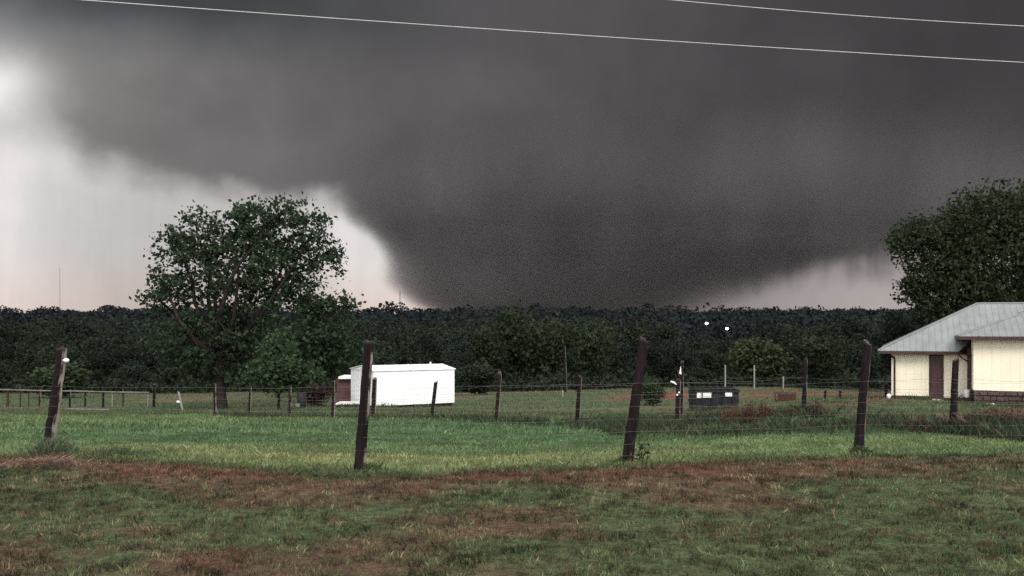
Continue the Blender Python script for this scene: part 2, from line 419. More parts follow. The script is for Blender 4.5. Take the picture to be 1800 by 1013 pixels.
def ground_tint(x, y):
    x = np.asarray(x, float); y = np.asarray(y, float)
    s = y - near_line(x) + (fbm(x * .9, y * .9, 3, 3) - .5) * .9
    n = fbm(x * .55, y * .9, 31, 4); n2 = fbm(x * 2.3, y * 2.8, 37, 3); n3 = fbm(x * .11, y * .5, 41, 3)
    thatch = c3(.074, .050, .032); soil = c3(.095, .034, .025); green = c3(.048, .062, .029)
    verge = lerp(np.tile(green, (len(x), 1)), np.tile(thatch, (len(x), 1)), sstep(n + .16 * np.exp(-((s + 1.0) / .8) ** 2), .47, .66))
    ridge = np.exp(-((s + .95) / .55) ** 2)
    patch = sstep(n2 * .6 + n * .6 + ridge * .36, .82, 1.02)
    verge = lerp(verge, np.tile(soil, (len(x), 1)), patch * .7)
    lawn = lerp(np.tile(c3(.066, .112, .050), (len(x), 1)), np.tile(c3(.104, .142, .060), (len(x), 1)), sstep(n3, .35, .65))
    yel = np.exp(-((s - 1.6) / 1.5) ** 2) * (.35 + .65 * sstep(n3, .35, .6)) * sstep(x, 6, 0)
    lawn = lerp(lawn, np.tile(c3(.190, .190, .085), (len(x), 1)), yel * .6)
    lawn = lerp(lawn, np.tile(c3(.14, .115, .07), (len(x), 1)), sstep(n2, .62, .8) * .4)
    c = lerp(verge, lawn, sstep(s, -.65, -.2))
    s2 = y - sec_line(x)
    rough = lerp(np.tile(c3(.058, .082, .040), (len(x), 1)), np.tile(c3(.105, .088, .055), (len(x), 1)), sstep(fbm(x * .16, y * .42, 55, 4), .48, .68))
    c = lerp(c, rough, sstep(s2 + (n - .5) * 3, -.6, 1.2))
    # red earth track on the right, beyond the second fence
    red = np.exp(-((y - 67 - (x - 12) * .05) / 4.5) ** 2) * sstep(x, 4, 10) * sstep(fbm(x * .2, y * .35, 61, 3), .32, .5)
    red2 = sstep(x, 2, 7) * sstep(s2, 0, 3) * sstep(y, 60, 50) * sstep(fbm(x * .22, y * .55, 67, 3), .54, .68) * .6
    c = lerp(c, np.tile(c3(.150, .055, .040), (len(x), 1)), np.clip(red + red2, 0, .95))
    # pale dry strip before the wood, left of centre
    dry = np.exp(-((y - 90) / 5.0) ** 2) * sstep(x, 16, 6) * sstep(x, -40, -25) * sstep(fbm(x * .1, y * .2, 71, 2), .4, .55)
    c = lerp(c, np.tile(c3(.15, .125, .075), (len(x), 1)), dry * .8)
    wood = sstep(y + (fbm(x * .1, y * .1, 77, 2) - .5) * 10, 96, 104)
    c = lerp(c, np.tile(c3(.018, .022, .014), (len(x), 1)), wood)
    return c

def build_ground():
    ys = np.concatenate([-np.geomspace(4000, 2, 40), np.linspace(-1.5, 4.5, 12), np.geomspace(5, 130, 250), np.geomspace(137, 6000, 60)])
    cols = np.linspace(-1, 1, 301)
    Yg, Sg = np.meshgrid(ys, cols, indexing='ij')
    Xg = Sg * (np.abs(Yg) * .9 + 12)
    Zg = ground(Xg, Yg)
    V = np.stack([Xg, Yg, Zg], -1).reshape(-1, 3)
    nr, nc = Yg.shape
    i = np.arange(nr - 1)[:, None] * nc + np.arange(nc - 1)[None, :]
    Fq = np.stack([i, i + 1, i + nc + 1, i + nc], -1).reshape(-1, 4)
    m, t, b = mat_base('field_ground', .95, .08)
    a = t.new('ShaderNodeAttribute'); a.attribute_name = 'tint'
    g = t.new('ShaderNodeNewGeometry').outputs['Position']
    f1 = t.noise(t.vm('MULTIPLY', g, (1, 1, 1)), 9.0, 6, .7); f2 = t.noise(t.vm('MULTIPLY', g, (.5, 1.5, 1)), 1.1, 4, .6); f3 = t.noise(g, 38.0, 3, .7)
    k = t.m('MULTIPLY', t.m('MULTIPLY', t.lin(f1, .28, .72, .35, 1.6), t.lin(f2, .3, .7, .8, 1.2)), t.lin(f3, .3, .7, .4, 1.6))
    vs = t.new('ShaderNodeVectorMath', operation='SCALE'); t.l.new(a.outputs['Color'], vs.inputs[0]); t.l.new(k, vs.inputs['Scale'])
    t.l.new(vs.outputs[0], b.inputs['Base Color'])
    bm = t.new('ShaderNodeBump'); bm.inputs['Strength'].default_value = .8; bm.inputs['Distance'].default_value = .05
    t.l.new(f1, bm.inputs['Height']); t.l.new(bm.outputs[0], b.inputs['Normal'])
    me = np_mesh('ground', V, Fq, m, ground_tint(V[:, 0], V[:, 1]))
    me.polygons.foreach_set('use_smooth', np.ones(len(me.polygons), bool))
    o = link('ground', me); o['kind'] = 'structure'; o['label'] = 'grassy field sloping down from the road verge to the wood'
build_ground()

# ------------------------------------------------------------------ tornado (a closed body of dust-laden air, 2.2 km away)
TROWS = [(590, 735, 1240), (548, 735, 1285), (530, 706, 1320), (512, 684, 1358), (495, 671, 1398), (475, 668, 1455), (455, 664, 1520), (437, 655, 1585),
        (418, 640, 1610), (395, 614, 1700), (370, 588, 1800), (340, 574, 1900), (300, 590, 2000), (240, 650, 2100), (160, 720, 2160), (60, 800, 2200)]
def build_tornado():
    D = 2200.0; ns = 48; V = []
    zt = PZr(60, D); zb = PZr(590, D)
    def ends(r):
        q = sorted((a, b, c) for a, b, c in TROWS); rr = [a for a, b, c in q]
        return PX(np.interp(r, rr, [b for a, b, c in q]), D), PX(np.interp(r, rr, [c for a, b, c in q]), D)
    rows = list(np.linspace(590, 60, 26))
    for r in rows:
        x0, x1 = ends(r); cx = (x0 + x1) / 2; rx = (x1 - x0) / 2 * 1.22 + 60
        for k in range(ns):
            th = 2 * math.pi * k / ns
            V.append((cx + rx * math.cos(th), D + rx * .72 * math.sin(th), PZr(r, D)))
    nr = len(rows)
    fs = [(j * ns + k, j * ns + (k + 1) % ns, (j + 1) * ns + (k + 1) % ns, (j + 1) * ns + k) for j in range(nr - 1) for k in range(ns)]
    fs += [tuple(range(ns))[::-1], tuple(range((nr - 1) * ns, nr * ns))]
    m = bpy.data.materials.new('storm_dust'); m.use_nodes = True
    t = NT(m.node_tree); t.n.remove(t.n['Principled BSDF'])
    pos = t.new('ShaderNodeNewGeometry').outputs['Position']; sp = t.new('ShaderNodeSeparateXYZ'); t.l.new(pos, sp.inputs[0])
    hn = t.m('DIVIDE', t.m('SUBTRACT', sp.outputs[2], zb), zt - zb, clamp=True)
    cl = [((PZr(r, D) - zb) / (zt - zb), PX(a, D) / 2000 + .5) for r, a, b in TROWS]; cr = [((PZr(r, D) - zb) / (zt - zb), PX(b, D) / 2000 + .5) for r, a, b in TROWS]
    xl = t.m('MULTIPLY', t.m('SUBTRACT', t.curve(hn, cl), .5), 2000.0); xr = t.m('MULTIPLY', t.m('SUBTRACT', t.curve(hn, cr), .5), 2000.0)
    cx = t.m('MULTIPLY', t.m('ADD', xl, xr), .5); rx = t.m('MULTIPLY', t.m('SUBTRACT', xr, xl), .5)
    dx = t.m('DIVIDE', t.m('SUBTRACT', sp.outputs[0], cx), rx); dy = t.m('DIVIDE', t.m('SUBTRACT', sp.outputs[1], D), t.m('MULTIPLY', rx, .68))
    q = t.m('SQRT', t.m('ADD', t.m('MULTIPLY', dx, dx), t.m('MULTIPLY', dy, dy)))
    nz = t.noise(t.vm('MULTIPLY', pos, (1, 1, .42)), .010, 6.0, .6)
    edge = t.m('MULTIPLY', t.m('SUBTRACT', t.m('SUBTRACT', 1.0, q), t.m('MULTIPLY', t.m('SUBTRACT', nz, .5), t.lin(dx, -.4, .6, .17, .42))), rx)
    wid = t.m('MULTIPLY', t.lin(dx, -.4, .6, 50.0, 230.0), t.lin(sp.outputs[2], PZr(400, D), PZr(200, D), 1.0, 4.0))
    dens = t.step(t.m('DIVIDE', edge, wid), -.15, 1.0)
    fade = t.step(sp.outputs[2], PZr(215, D), PZr(425, D))
    dens = t.m('MULTIPLY', t.m('MULTIPLY', dens, fade), .0095)
    pv = t.new('ShaderNodeVolumePrincipled')
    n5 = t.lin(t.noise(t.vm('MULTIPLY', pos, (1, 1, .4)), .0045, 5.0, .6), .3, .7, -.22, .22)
    t.l.new(t.mix(t.m('ADD', t.lin(sp.outputs[2], PZr(510, D), PZr(250, D), 0, 1), n5, clamp=True), (.315, .293, .305), (.061, .056, .061)), pv.inputs['Color']); t.l.new(dens, pv.inputs['Density'])  # darkens with height: shade of the cloud deck put into the volume colour
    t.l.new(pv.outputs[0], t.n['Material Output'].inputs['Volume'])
    try: m.cycles.volume_step_rate = .25
    except Exception: pass
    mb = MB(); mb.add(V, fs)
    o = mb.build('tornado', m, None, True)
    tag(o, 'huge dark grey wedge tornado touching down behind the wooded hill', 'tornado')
build_tornado()

# ------------------------------------------------------------------ foliage
def leaf_cloud(rng, blobs, nclump, per, clump_r, leaf, shell=.55, up=.35, zmin=None, flat=1.0):
    B = np.array(blobs, float); wgt = (B[:, 3] * B[:, 4] * B[:, 5]) ** .67; wgt /= wgt.sum()
    bi = rng.choice(len(B), nclump, p=wgt)
    d = rng.normal(size=(nclump, 3)); d /= np.linalg.norm(d, axis=1)[:, None]
    r = shell + (1 - shell) * rng.random(nclump) ** .6
    r *= 1 + rng.normal(0, .06, nclump)
    C = B[bi, :3] + d * B[bi, 3:6] * r[:, None]
    if zmin is not None: C = C[C[:, 2] > zmin]
    n = len(C); L = np.repeat(C, per, 0) + rng.normal(0, clump_r * .5, (n * per, 3)) * np.array([1, 1, .75])
    N = len(L); nn = rng.normal(size=(N, 3)); nn[:, 2] += up; nn /= np.linalg.norm(nn, axis=1)[:, None]
    a = np.cross(nn, rng.normal(size=(N, 3))); a /= np.linalg.norm(a, axis=1)[:, None] + 1e-9
    b = np.cross(nn, a); s = leaf * rng.uniform(.55, 1.35, N)[:, None]; wd = rng.uniform(.5, .8, N)[:, None]
    dz = nn * s * .12
    V = np.stack([L - a * s, L - b * s * wd + dz, L + a * s * 1.1, L + b * s * wd + dz], 1).reshape(-1, 3)
    Fq = np.arange(N * 4).reshape(-1, 4)
    return V, Fq, C
def limb(mb, p0, p1, r0, r1, rng, n=5, bend=.12, seg=6):
    p0 = Vector(p0); p1 = Vector(p1); L = (p1 - p0).length
    off = Vector(rng.normal(0, 1, 3)) * L * bend; off.z = abs(off.z) * .5
    pts = []; rad = []
    for i in range(seg + 1):
        t = i / seg; p = p0.lerp(p1, t) + off * math.sin(math.pi * t) * (1 - .3 * t) + Vector(rng.normal(0, 1, 3)) * L * .012
        pts.append(p); rad.append(r0 + (r1 - r0) * t)
    mb.tube(pts, rad, n); return pts, rad
def make_tree(name, base, blobs, label, cat, leafmat, seed, trunk_r, nclump, per, clump_r, leaf, stems=1, fork=.22, shell=.5, group=None, twig=5, zmin=None):
    rng = np.random.default_rng(seed)
    b0 = Vector(base)
    root = empty(name, base, label, cat, group)
    loc = [(x - b0.x, y - b0.y, z - b0.z, rx, ry, rz) for x, y, z, rx, ry, rz in blobs]
    V, Fq, C = leaf_cloud(rng, loc, nclump, per, clump_r, leaf, shell, zmin=zmin)
    top = max(b[2] + b[5] for b in loc)
    mb = MB(); fz = top * fork
    pts, rad = limb(mb, (0, 0, -.3), (rng.normal(0, .15), rng.normal(0, .15), fz), trunk_r * 1.25, trunk_r * .85, rng, 9, .02, 6)
    ctrs = []
    for x, y, z, rx, ry, rz in loc:
        e = Vector((x, y, z + rz * .35))
        p, r = limb(mb, pts[-1] - Vector((0, 0, .2 * rng.random())), e, trunk_r * .5, trunk_r * .12, rng, 6, .12, 8); ctrs += list(zip(p[2:], r[2:]))
    for c in C[::twig]:
        cv = Vector(c); k = min(range(len(ctrs)), key=lambda i: (ctrs[i][0] - cv).length)
        if (ctrs[k][0] - cv).length < top * .45:
            limb(mb, ctrs[k][0], cv, min(ctrs[k][1] * .5, trunk_r * .16), .012, rng, 4, .10, 4)
    mb.build('trunk', M['bark'], root, True)
    link('crown', np_mesh('crown', V, Fq, leafmat), root)
    return root
def pb(D, items, dep=.9):      # blobs given in photo pixels at depth D -> metres
    o = []
    for it in items:
        p, r, rx, ry = it[:4]; dd = it[4] if len(it) > 4 else 0
        o.append((PX(p, D + dd), D + dd, PZr(r, D + dd), rx * D / F, rx * D / F * dep, ry * D / F))
    return o
def gpt(px, D): x = PX(px, D); return (x, D, gz(x, D))

make_tree('broadleaf_tree', gpt(388, 62), pb(62, [(490, 405, 92, 60), (548, 425, 45, 48), (440, 385, 50, 34), (345, 418, 70, 52), (318, 440, 45, 45), (415, 460, 110, 60), (580, 455, 24, 40), (500, 470, 80, 52),
    (298, 505, 48, 40), (268, 522, 24, 16), (350, 520, 70, 45), (450, 530, 85, 55), (520, 505, 45, 40), (380, 585, 95, 55), (460, 600, 75, 50), (310, 590, 70, 50), (350, 640, 60, 35), (430, 650, 60, 28)]),
    'tall broad rounded tree with sky showing through its leaves, left of the white shed', 'tree', M['leaf_big'], 11, .36, 820, 24, .55, .135, fork=.24, shell=.25, twig=3)
make_tree('broadleaf_tree', gpt(560, 82), pb(82, [(585, 535, 42, 15), (545, 545, 30, 16), (560, 590, 55, 40), (600, 620, 50, 35), (540, 640, 50, 38)]),
    'dark tree behind the young tree whose low flat top just reaches the bright sky', 'tree', M['leaf_big'], 12, .22, 420, 10, .9, .2, shell=.35)
make_tree('young_tree', gpt(490, 54), pb(54, [(490, 592, 12, 18), (488, 618, 30, 24), (492, 645, 52, 22), (470, 662, 42, 16), (525, 658, 36, 16), (495, 676, 40, 14)]),
    'small young tree with bright green leaves standing before the big dark tree', 'tree', M['leaf_young'], 13, .07, 330, 12, .5, .12, fork=.3, shell=.3)
make_tree('broadleaf_tree', gpt(1730, 72), pb(72, [(1745, 385, 85, 62), (1690, 405, 70, 50), (1630, 425, 62, 45), (1598, 420, 34, 26), (1760, 450, 120, 70), (1680, 465, 90, 52), (1630, 505, 50, 38), (1604, 515, 26, 28), (1700, 520, 100, 50),
    (1830, 400, 80, 75), (1850, 480, 90, 80), (1780, 540, 120, 50), (1660, 560, 70, 40)]),
    'large dense green tree rising behind the grey roofed house', 'tree', M['leaf_right'], 14, .45, 1700, 20, .75, .15, fork=.3, shell=.35, twig=7)

# woods: tree kinds, shared meshes
def wood_kind(seed, wide, low, leaf=.045, n=270, per=10):
    rng = np.random.default_rng(seed); bl = []
    for i in range(rng.integers(6, 9)):
        a = rng.random() * 6.28; q = rng.random() ** .5 * wide * .62; z = low + (1 - low) * (.28 + .5 * rng.random()); rr = wide * rng.uniform(.42, .6)
        rz = min(rr * .9, (1.0 - z)) if z + rr * .9 > 1 else rr * .9
        bl.append((math.cos(a) * q, math.sin(a) * q, z, rr, rr, max(rz, .1)))
    bl.append((0, 0, .5 * (1 + low), wide * .8, wide * .8, .5 * (1 - low)))
    V, Fq, C = leaf_cloud(rng, bl, n, per, wide * .26, leaf, .45)
    mb = MB(); limb(mb, (0, 0, -.06), (0, 0, low + .3), .030, .018, rng, 6, .03, 5)
    for b in bl: limb(mb, (0, 0, low + .1), b[:3], .014, .004, rng, 4, .1, 4)
    me = bpy.data.meshes.new('trunk'); me.from_pydata(mb.v, [], mb.f); me.materials.append(M['bark'])
    return V, Fq, me
KINDS = [wood_kind(100 + i, w_, l_, lf) for i, (w_, l_, lf) in enumerate([(.42, .12, .029), (.5, .08, .032), (.36, .15, .028), (.46, .1, .03), (.55, .05, .034), (.4, .1, .029), (.48, .14, .030), (.38, .06, .028)])]
KINDS.append(wood_kind(130, .5, .0, .040, 520, 10))
CROWN = {}
def crown_mesh(k, mk):
    if (k, mk) not in CROWN: CROWN[(k, mk)] = np_mesh('crown', KINDS[k][0], KINDS[k][1], M[mk])
    return CROWN[(k, mk)]
def wood_tree(name, px, D, top_row, width_px, k, mk, label, cat, group=None, rz=0.0, trunk=True):
    x = PX(px, D); z0 = gz(x, D); h = max(PZr(top_row, D) - z0, 1.2) * 1.03
    root = empty(name, (x, D, z0), label, cat, group, rz)
    wsc = (width_px / 2 * D / F) / .5 if width_px else h
    for nm, me in (('crown', crown_mesh(k, mk)), ('trunk', KINDS[k][2])):
        if nm == 'trunk' and not trunk: continue
        o = link(nm, me, root); o.scale = (wsc, wsc, h)
    return root
# trees and bushes that stand out of the wood
named = [
    ('bush', 1332, 88, 602, 105, 8, 'leaf_bush', 'rounded green bush before the dark wood behind the dumpster', 'bush'),
    ('broadleaf_tree', 1445, 92, 590, 130, 3, 'leaf_mid', 'spreading green tree at the wood edge left of the house', 'tree'),
    ('bush', 842, 86, 640, 75, 8, 'leaf_wood', 'low dark bush at the wood edge just right of the white shed', 'bush'),
    ('bush', 105, 84, 642, 95, 8, 'leaf_bush', 'low round green bush behind the pale rail fence', 'bush'),
    ('bush', 1143, 58, 670, 46, 8, 'leaf_bush', 'small dense rounded bush standing alone in the field left of the dumpster', 'bush'),
    ('broadleaf_tree', 905, 108, 542, 120, 0, 'leaf_mid', 'tallest green tree of the clump in the middle of the wood edge', 'tree'),
    ('broadleaf_tree', 862, 105, 572, 90, 5, 'leaf_mid', 'left shorter tree of the green clump in the middle of the wood edge', 'tree'),
    ('broadleaf_tree', 975, 112, 553, 115, 6, 'leaf_mid', 'second tallest tree of the green clump in the middle of the wood edge', 'tree'),
    ('broadleaf_tree', 1042, 110, 562, 95, 3, 'leaf_mid', 'right outer tree of the green clump in the middle of the wood edge', 'tree'),
    ('broadleaf_tree', 640, 100, 600, 110, 1, 'leaf_wood', 'dark leafy tree rising right behind the white shed', 'tree'),
    ('broadleaf_tree', 1585, 82, 552, 110, 2, 'leaf_wood', 'dark tree between the wood and the left end of the grey roof', 'tree'),
    ('bush', 556, 64, 676, 58, 8, 'leaf_maroon', 'dark maroon tinged bush left of the small brown shed', 'bush'),
]
for i, (nm, px, D, tr, wpx, k, mk, lab, cat) in enumerate(named):
    wood_tree(nm, px, D, tr, wpx, k, mk, lab, cat, None, i * 1.3, trunk=True)
rngw = random.Random(7)
wl = 'one of the many dark leafy trees of the wood at the end of the field'
for D, topa, topb, step in ((104, 632, 655, 62), (116, 600, 628, 66), (130, 590, 612, 62), (147, 578, 600, 58), (166, 568, 588, 54), (188, 563, 580, 50), (212, 558, 572, 46)):
    px = -170 + rngw.random() * step
    while px < 1980:
        d = D * rngw.uniform(.97, 1.03); t = rngw.uniform(topa, topb)
        if 1180 < px < 1330: t = max(t, 598)
        ok = not (D < 120 and (820 < px < 1085))
        where = ('beyond the rail fence' if px < 280 else 'behind the big rounded tree' if px < 600 else 'behind the white shed' if px < 830 else 'behind the middle green clump' if px < 1110
                 else 'behind the dumpster' if px < 1400 else 'left of the house' if px < 1600 else 'behind the house')
        dep = 'front' if D < 125 else 'middle' if D < 170 else 'back'
        if ok and -70 < px < 1870: wood_tree('wood_tree', px, d, t, 0, rngw.randrange(8), 'leaf_wood', 'dark leafy tree in the %s rows of the wood %s' % (dep, where), 'tree', 'trees of the wood', rngw.random() * 6.28, trunk=D < 150)
        px += step * rngw.uniform(.75, 1.25)
# undergrowth along the wood edge and the mass of far woodland
def mass(name, spots, sizes, hs, nq, leaf, mat, seed, label):
    rng = np.random.default_rng(seed); n = len(spots)
    c = np.repeat(np.array(spots), nq, 0); s = np.repeat(np.array(sizes), nq); h = np.repeat(np.array(hs), nq)
    d = rng.normal(size=(len(c), 3)); d /= np.linalg.norm(d, axis=1)[:, None]; d[:, 2] = np.abs(d[:, 2]) * rng.choice([1, 1, 1, -.6], len(c)); r = .5 + .5 * rng.random(len(c)) ** .5
    L = c + d * np.stack([s, s, h], 1) * np.minimum(r, .93)[:, None]
    nn = rng.normal(size=(len(c), 3)); nn[:, 2] += .4; nn /= np.linalg.norm(nn, axis=1)[:, None]
    a = np.cross(nn, rng.normal(size=(len(c), 3))); a /= np.linalg.norm(a, axis=1)[:, None]; b = np.cross(nn, a)
    q = (np.repeat(np.array(leaf) if hasattr(leaf, '__len__') else np.full(n, leaf), nq) * rng.uniform(.6, 1.4, len(c)))[:, None]
    V = np.stack([L - a * q, L - b * q * .7, L + a * q, L + b * q * .7], 1).reshape(-1, 3)
    o = link(name, np_mesh(name, V, np.arange(len(c) * 4).reshape(-1, 4), mat)); o['kind'] = 'stuff'; o['label'] = label
rg = np.random.default_rng(5)
sp = []; sz = []; hh = []
for px in np.arange(-150, 1950, 13):
    for D in (99, 103, 109):
        d = D + rg.normal(0, 1.5); x = PX(px + rg.normal(0, 8), d); k = rg.uniform(.6, 1.5) * (1 if D < 100 else 1.5)
        if D < 100 and 380 < px < 470: continue
        sp.append((x, d, gz(x, d) + .2)); sz.append(k * 1.1); hh.append(k)
mass('undergrowth', sp, sz, hh, 60, .22, M['leaf_wood'], 6, 'low dark undergrowth along the foot of the wood')
sp = []; sz = []; hh = []; lf = []
for D in np.geomspace(222, 1050, 34):
    stp = 5.4 + D * .0085
    xs = np.arange(-.66 * D, .66 * D, stp) + rg.normal(0, 1, len(np.arange(-.66 * D, .66 * D, stp)))
    ds = D * (1 + rg.normal(0, .012, len(xs))); zs = ground(xs, ds)
    for x, d, z in zip(xs, ds, zs):
        r = rg.uniform(3.4, 6.6) * (1 + D / 1500); h = rg.uniform(3.2, 6.2) * (1 + .25 * (rg.random() < .12))
        sp.append((x, d, z + h * .95)); sz.append(r); hh.append(h); lf.append(.40 + D * .0008)
mass('woodland', sp, sz, hh, 120, lf, M['leaf_far'], 8, 'far dark wooded hillside under the storm')

# ------------------------------------------------------------------ grass
def blades(name, x, y, h, wdt, tint, label, lean=.5, seed=1, mat='blade'):
    rng = np.random.default_rng(seed); n = len(x); z = ground(x, y)
    a = rng.random(n) * 6.283; ca, sa = np.cos(a), np.sin(a)
    la = rng.random(n) * 6.283; ln = np.abs(rng.normal(0, lean, n)) * h
    lx, ly = np.cos(la) * ln, np.sin(la) * ln
    hw = wdt / 2
    V = np.zeros((n, 4, 3))
    V[:, 0] = np.stack([x - ca * hw, y - sa * hw, z - .01], 1); V[:, 1] = np.stack([x + ca * hw, y + sa * hw, z - .01], 1)
    V[:, 2] = np.stack([x + lx * .45 + ca * hw * .7, y + ly * .45 + sa * hw * .7, z + h * .6], 1)
    V[:, 3] = np.stack([x + lx, y + ly, z + h], 1)
    Fq = np.arange(n * 4).reshape(-1, 4)
    o = link(name, np_mesh(name, V.reshape(-1, 3), Fq, M[mat], np.repeat(tint, 4, 0))); o['kind'] = 'stuff'; o['label'] = label
    return o
def sector(n, d0, d1, rng, half=.70):
    d = np.sqrt(rng.random(n) * (d1 ** 2 - d0 ** 2) + d0 ** 2); u = (rng.random(n) * 2 - 1) * half
    return u * d, d
rng = np.random.default_rng(21)
# verge in front of the fence
x, y = sector(330000, 4.8, 14, rng); s = y - near_line(x); keep = s < -.25; x, y = x[keep], y[keep]
T = ground_tint(x, y); n = fbm(x * .9, y * 1.2, 91, 3); u = rng.random(len(x))
greenp = sstep(n - .13 * np.exp(-((y - near_line(x) + 1.0) / .8) ** 2), .33, .53) * .72 + .14
isg = u < greenp
tint = np.where(isg[:, None], c3(.066, .090, .040) * (.6 + .8 * rng.random(len(x)))[:, None], c3(.135, .090, .058) * (.45 + .9 * rng.random(len(x)))[:, None])
tint = tint * .65 + T * .45
soilk = (T[:, 0] > T[:, 1] * 1.55)
cl = fbm(x * 6.5, y * 8.0, 111, 2)
keep = ~(soilk & (rng.random(len(x)) < .4)) & (rng.random(len(x)) < .12 + .88 * sstep(cl, .36, .58)); x, y, tint, cl = x[keep], y[keep], tint[keep], cl[keep]
tint = tint * ((.5 + 1.0 * sstep(fbm(x * 3.7, y * 4.9, 113, 2), .3, .7)) * (.45 + 1.15 * sstep(vnoise(x * 15, y * 13, 119), .2, .8)))[:, None]
flk = vnoise(x * 11, y * 8, 121) > .74; tint = np.where(flk[:, None], tint * .4 + c3(.105, .050, .034) * .6, tint)
blades('grass', x, y, np.clip(np.abs(rng.normal(.020, .010, len(x))) * (.5 + cl) + .010, 0, .045), rng.uniform(.004, .008, len(x)), tint, 'short patchy green and brown verge grass in front of the fence', .55, 2)
# lawn between the fences
x, y = sector(170000, 9.4, 21, rng); s = y - near_line(x) + (fbm(x * .9, y * .9, 3, 3) - .5) * .9; keep = s > -.5; x, y = x[keep], y[keep]
tint = ground_tint(x, y) * (.75 + .7 * rng.random(len(x)))[:, None] * 1.15 * (.72 + .6 * sstep(fbm(x * 2.6, y * 3.4, 115, 2), .3, .7))[:, None]
blades('grass', x, y, np.clip(np.abs(rng.normal(.04, .015, len(x))) + .015, 0, .07), rng.uniform(.006, .011, len(x)), tint, 'mown green grass of the paddock between the fences', .6, 3)
x, y = sector(110000, 20, 48, rng); tint = ground_tint(x, y) * (.7 + .7 * rng.random(len(x)))[:, None] * 1.1 * (.65 + .7 * sstep(fbm(x * 1.1, y * 1.6, 117, 3), .3, .7))[:, None]
beyond = y > sec_line(x)
blades('grass', x, y, np.abs(rng.normal(.06, .025, len(x))) * np.where(beyond, 1.3, 1.0) + .02, rng.uniform(.014, .03, len(x)), tint, 'rougher grass around and beyond the second fence', .6, 4)
x, y = sector(70000, 46, 98, rng); tint = ground_tint(x, y) * (.65 + .75 * rng.random(len(x)))[:, None] * 1.1
blades('grass', x, y, np.abs(rng.normal(.08, .04, len(x))) + .02, rng.uniform(.03, .06, len(x)), tint, 'far rough grass before the wood', .6, 5)
# longer fringe just at the near fence, both sides
x = rng.uniform(-9, 9, 9000); y = near_line(x) - .35 + rng.normal(0, .22, len(x)); k = fbm(x * 1.3, y * .5, 95, 3) > .47; x, y = x[k], y[k]
tint = ground_tint(x, y) * .5 + np.where((rng.random(len(x)) < .6)[:, None], c3(.04, .07, .03), c3(.13, .09, .055)) * .6
blades('grass', x, y, np.clip(np.abs(rng.normal(.035, .02, len(x))) + .02, 0, .08), rng.uniform(.004, .007, len(x)), tint, 'longer ragged grass along the foot of the near fence', .6, 6)
# tall weeds along the second fence, thickest on the right
x = rng.uniform(-13, 12, 60000); y = sec_line(x) + rng.normal(-.3, .75, len(x))
dens = np.clip(.25 + .75 * sstep(x, -1.5, 3.5), 0, 1) * sstep(fbm(x * .8, y * .8, 97, 3), .34, .56); k = rng.random(len(x)) < dens; x, y = x[k], y[k]
mixr = rng.random(len(x))
tint = np.where((mixr < .78)[:, None], c3(.034, .050, .028), np.where((mixr < .9)[:, None], c3(.085, .06, .04), c3(.06, .085, .035))) * (.6 + .8 * rng.random(len(x)))[:, None]
blades('weeds', x, y, np.clip(np.abs(rng.normal(.13, .07, len(x))) * np.where(x > 7.2, 1.5, .9) + .04, 0, .42), rng.uniform(.010, .022, len(x)), tint, 'dark tall weeds and grass growing along the second fence', .45, 7)
x = rng.uniform(2.0, 9.8, 60000); y = sec_line(x) - 2.6 + rng.normal(0, 1.5, len(x)); k = (rng.random(len(x)) < sstep(fbm(x * .7, y * .7, 99, 3), .38, .6)) & (y > near_line(x) + 1.2); x, y = x[k], y[k]
tint = np.where((rng.random(len(x)) < .8)[:, None], c3(.036, .056, .028), c3(.08, .06, .038)) * (.6 + .8 * rng.random(len(x)))[:, None]
blades('weeds', x, y, np.clip(np.abs(rng.normal(.11, .06, len(x))) + .03, 0, .3), rng.uniform(.008, .018, len(x)), tint, 'dark weeds spilling forward from the second fence on the right', .5, 8)
# single plants
def tuft(name, px, D, n, rad, h, c1, c2, label, cat, seed, lean=.45, wd=.0065, dy=0.0, group=None):
    rg_ = np.random.default_rng(seed); x0 = PX(px, D); y0 = D + dy
    a = rg_.random(n) * 6.283; q = np.abs(rg_.normal(0, .55, n)) * rad
    x = x0 + np.cos(a) * q; y = y0 + np.sin(a) * q * .7
    tint = np.where((rg_.random(n) < .75)[:, None], c3(*c1), c3(*c2)) * (.6 + .8 * rg_.random(n))[:, None]
    o = blades(name, x, y, np.abs(rg_.normal(h, h * .35, n)) * np.exp(-(q / rad) ** 2 * .5), rg_.uniform(wd * .6, wd * 1.3, n), tint, label, lean, seed)
    del o['kind']; tag(o, label, cat, group); return o
tuft('grass_tuft', 92, 12.15, 2600, .34, .15, (.085, .115, .068), (.15, .16, .11), 'tall green grass tuft round the foot of the leftmost near post', 'grass tuft', 31, .35)
tuft('grass_tuft', 210, 11.8, 1600, .6, .09, (.065, .095, .05), (.12, .12, .07), 'lower green tuft right of the tall one by the leftmost near post', 'grass tuft', 32, .5)
tuft('dry_grass_heap', 75, 10.75, 1700, .55, .06, (.24, .165, .125), (.14, .08, .06), 'heap of dead straw coloured grass below the leftmost near post', 'dry grass', 33, 1.6, .007)
tuft('grass_tuft', 650, 10.55, 420, .25, .08, (.06, .09, .042), (.12, .11, .06), 'small tuft at the foot of the near post before the white shed', 'grass tuft', 34)
tuft('grass_tuft', 1092, 11.0, 500, .22, .07, (.06, .09, .042), (.12, .11, .06), 'small tuft at the foot of the near post left of the dumpster', 'grass tuft', 35)
tuft('grass_tuft', 1512, 12.3, 900, .16, .08, (.055, .08, .04), (.12, .10, .06), 'small tuft at the foot of the near post left of the house', 'grass tuft', 36)
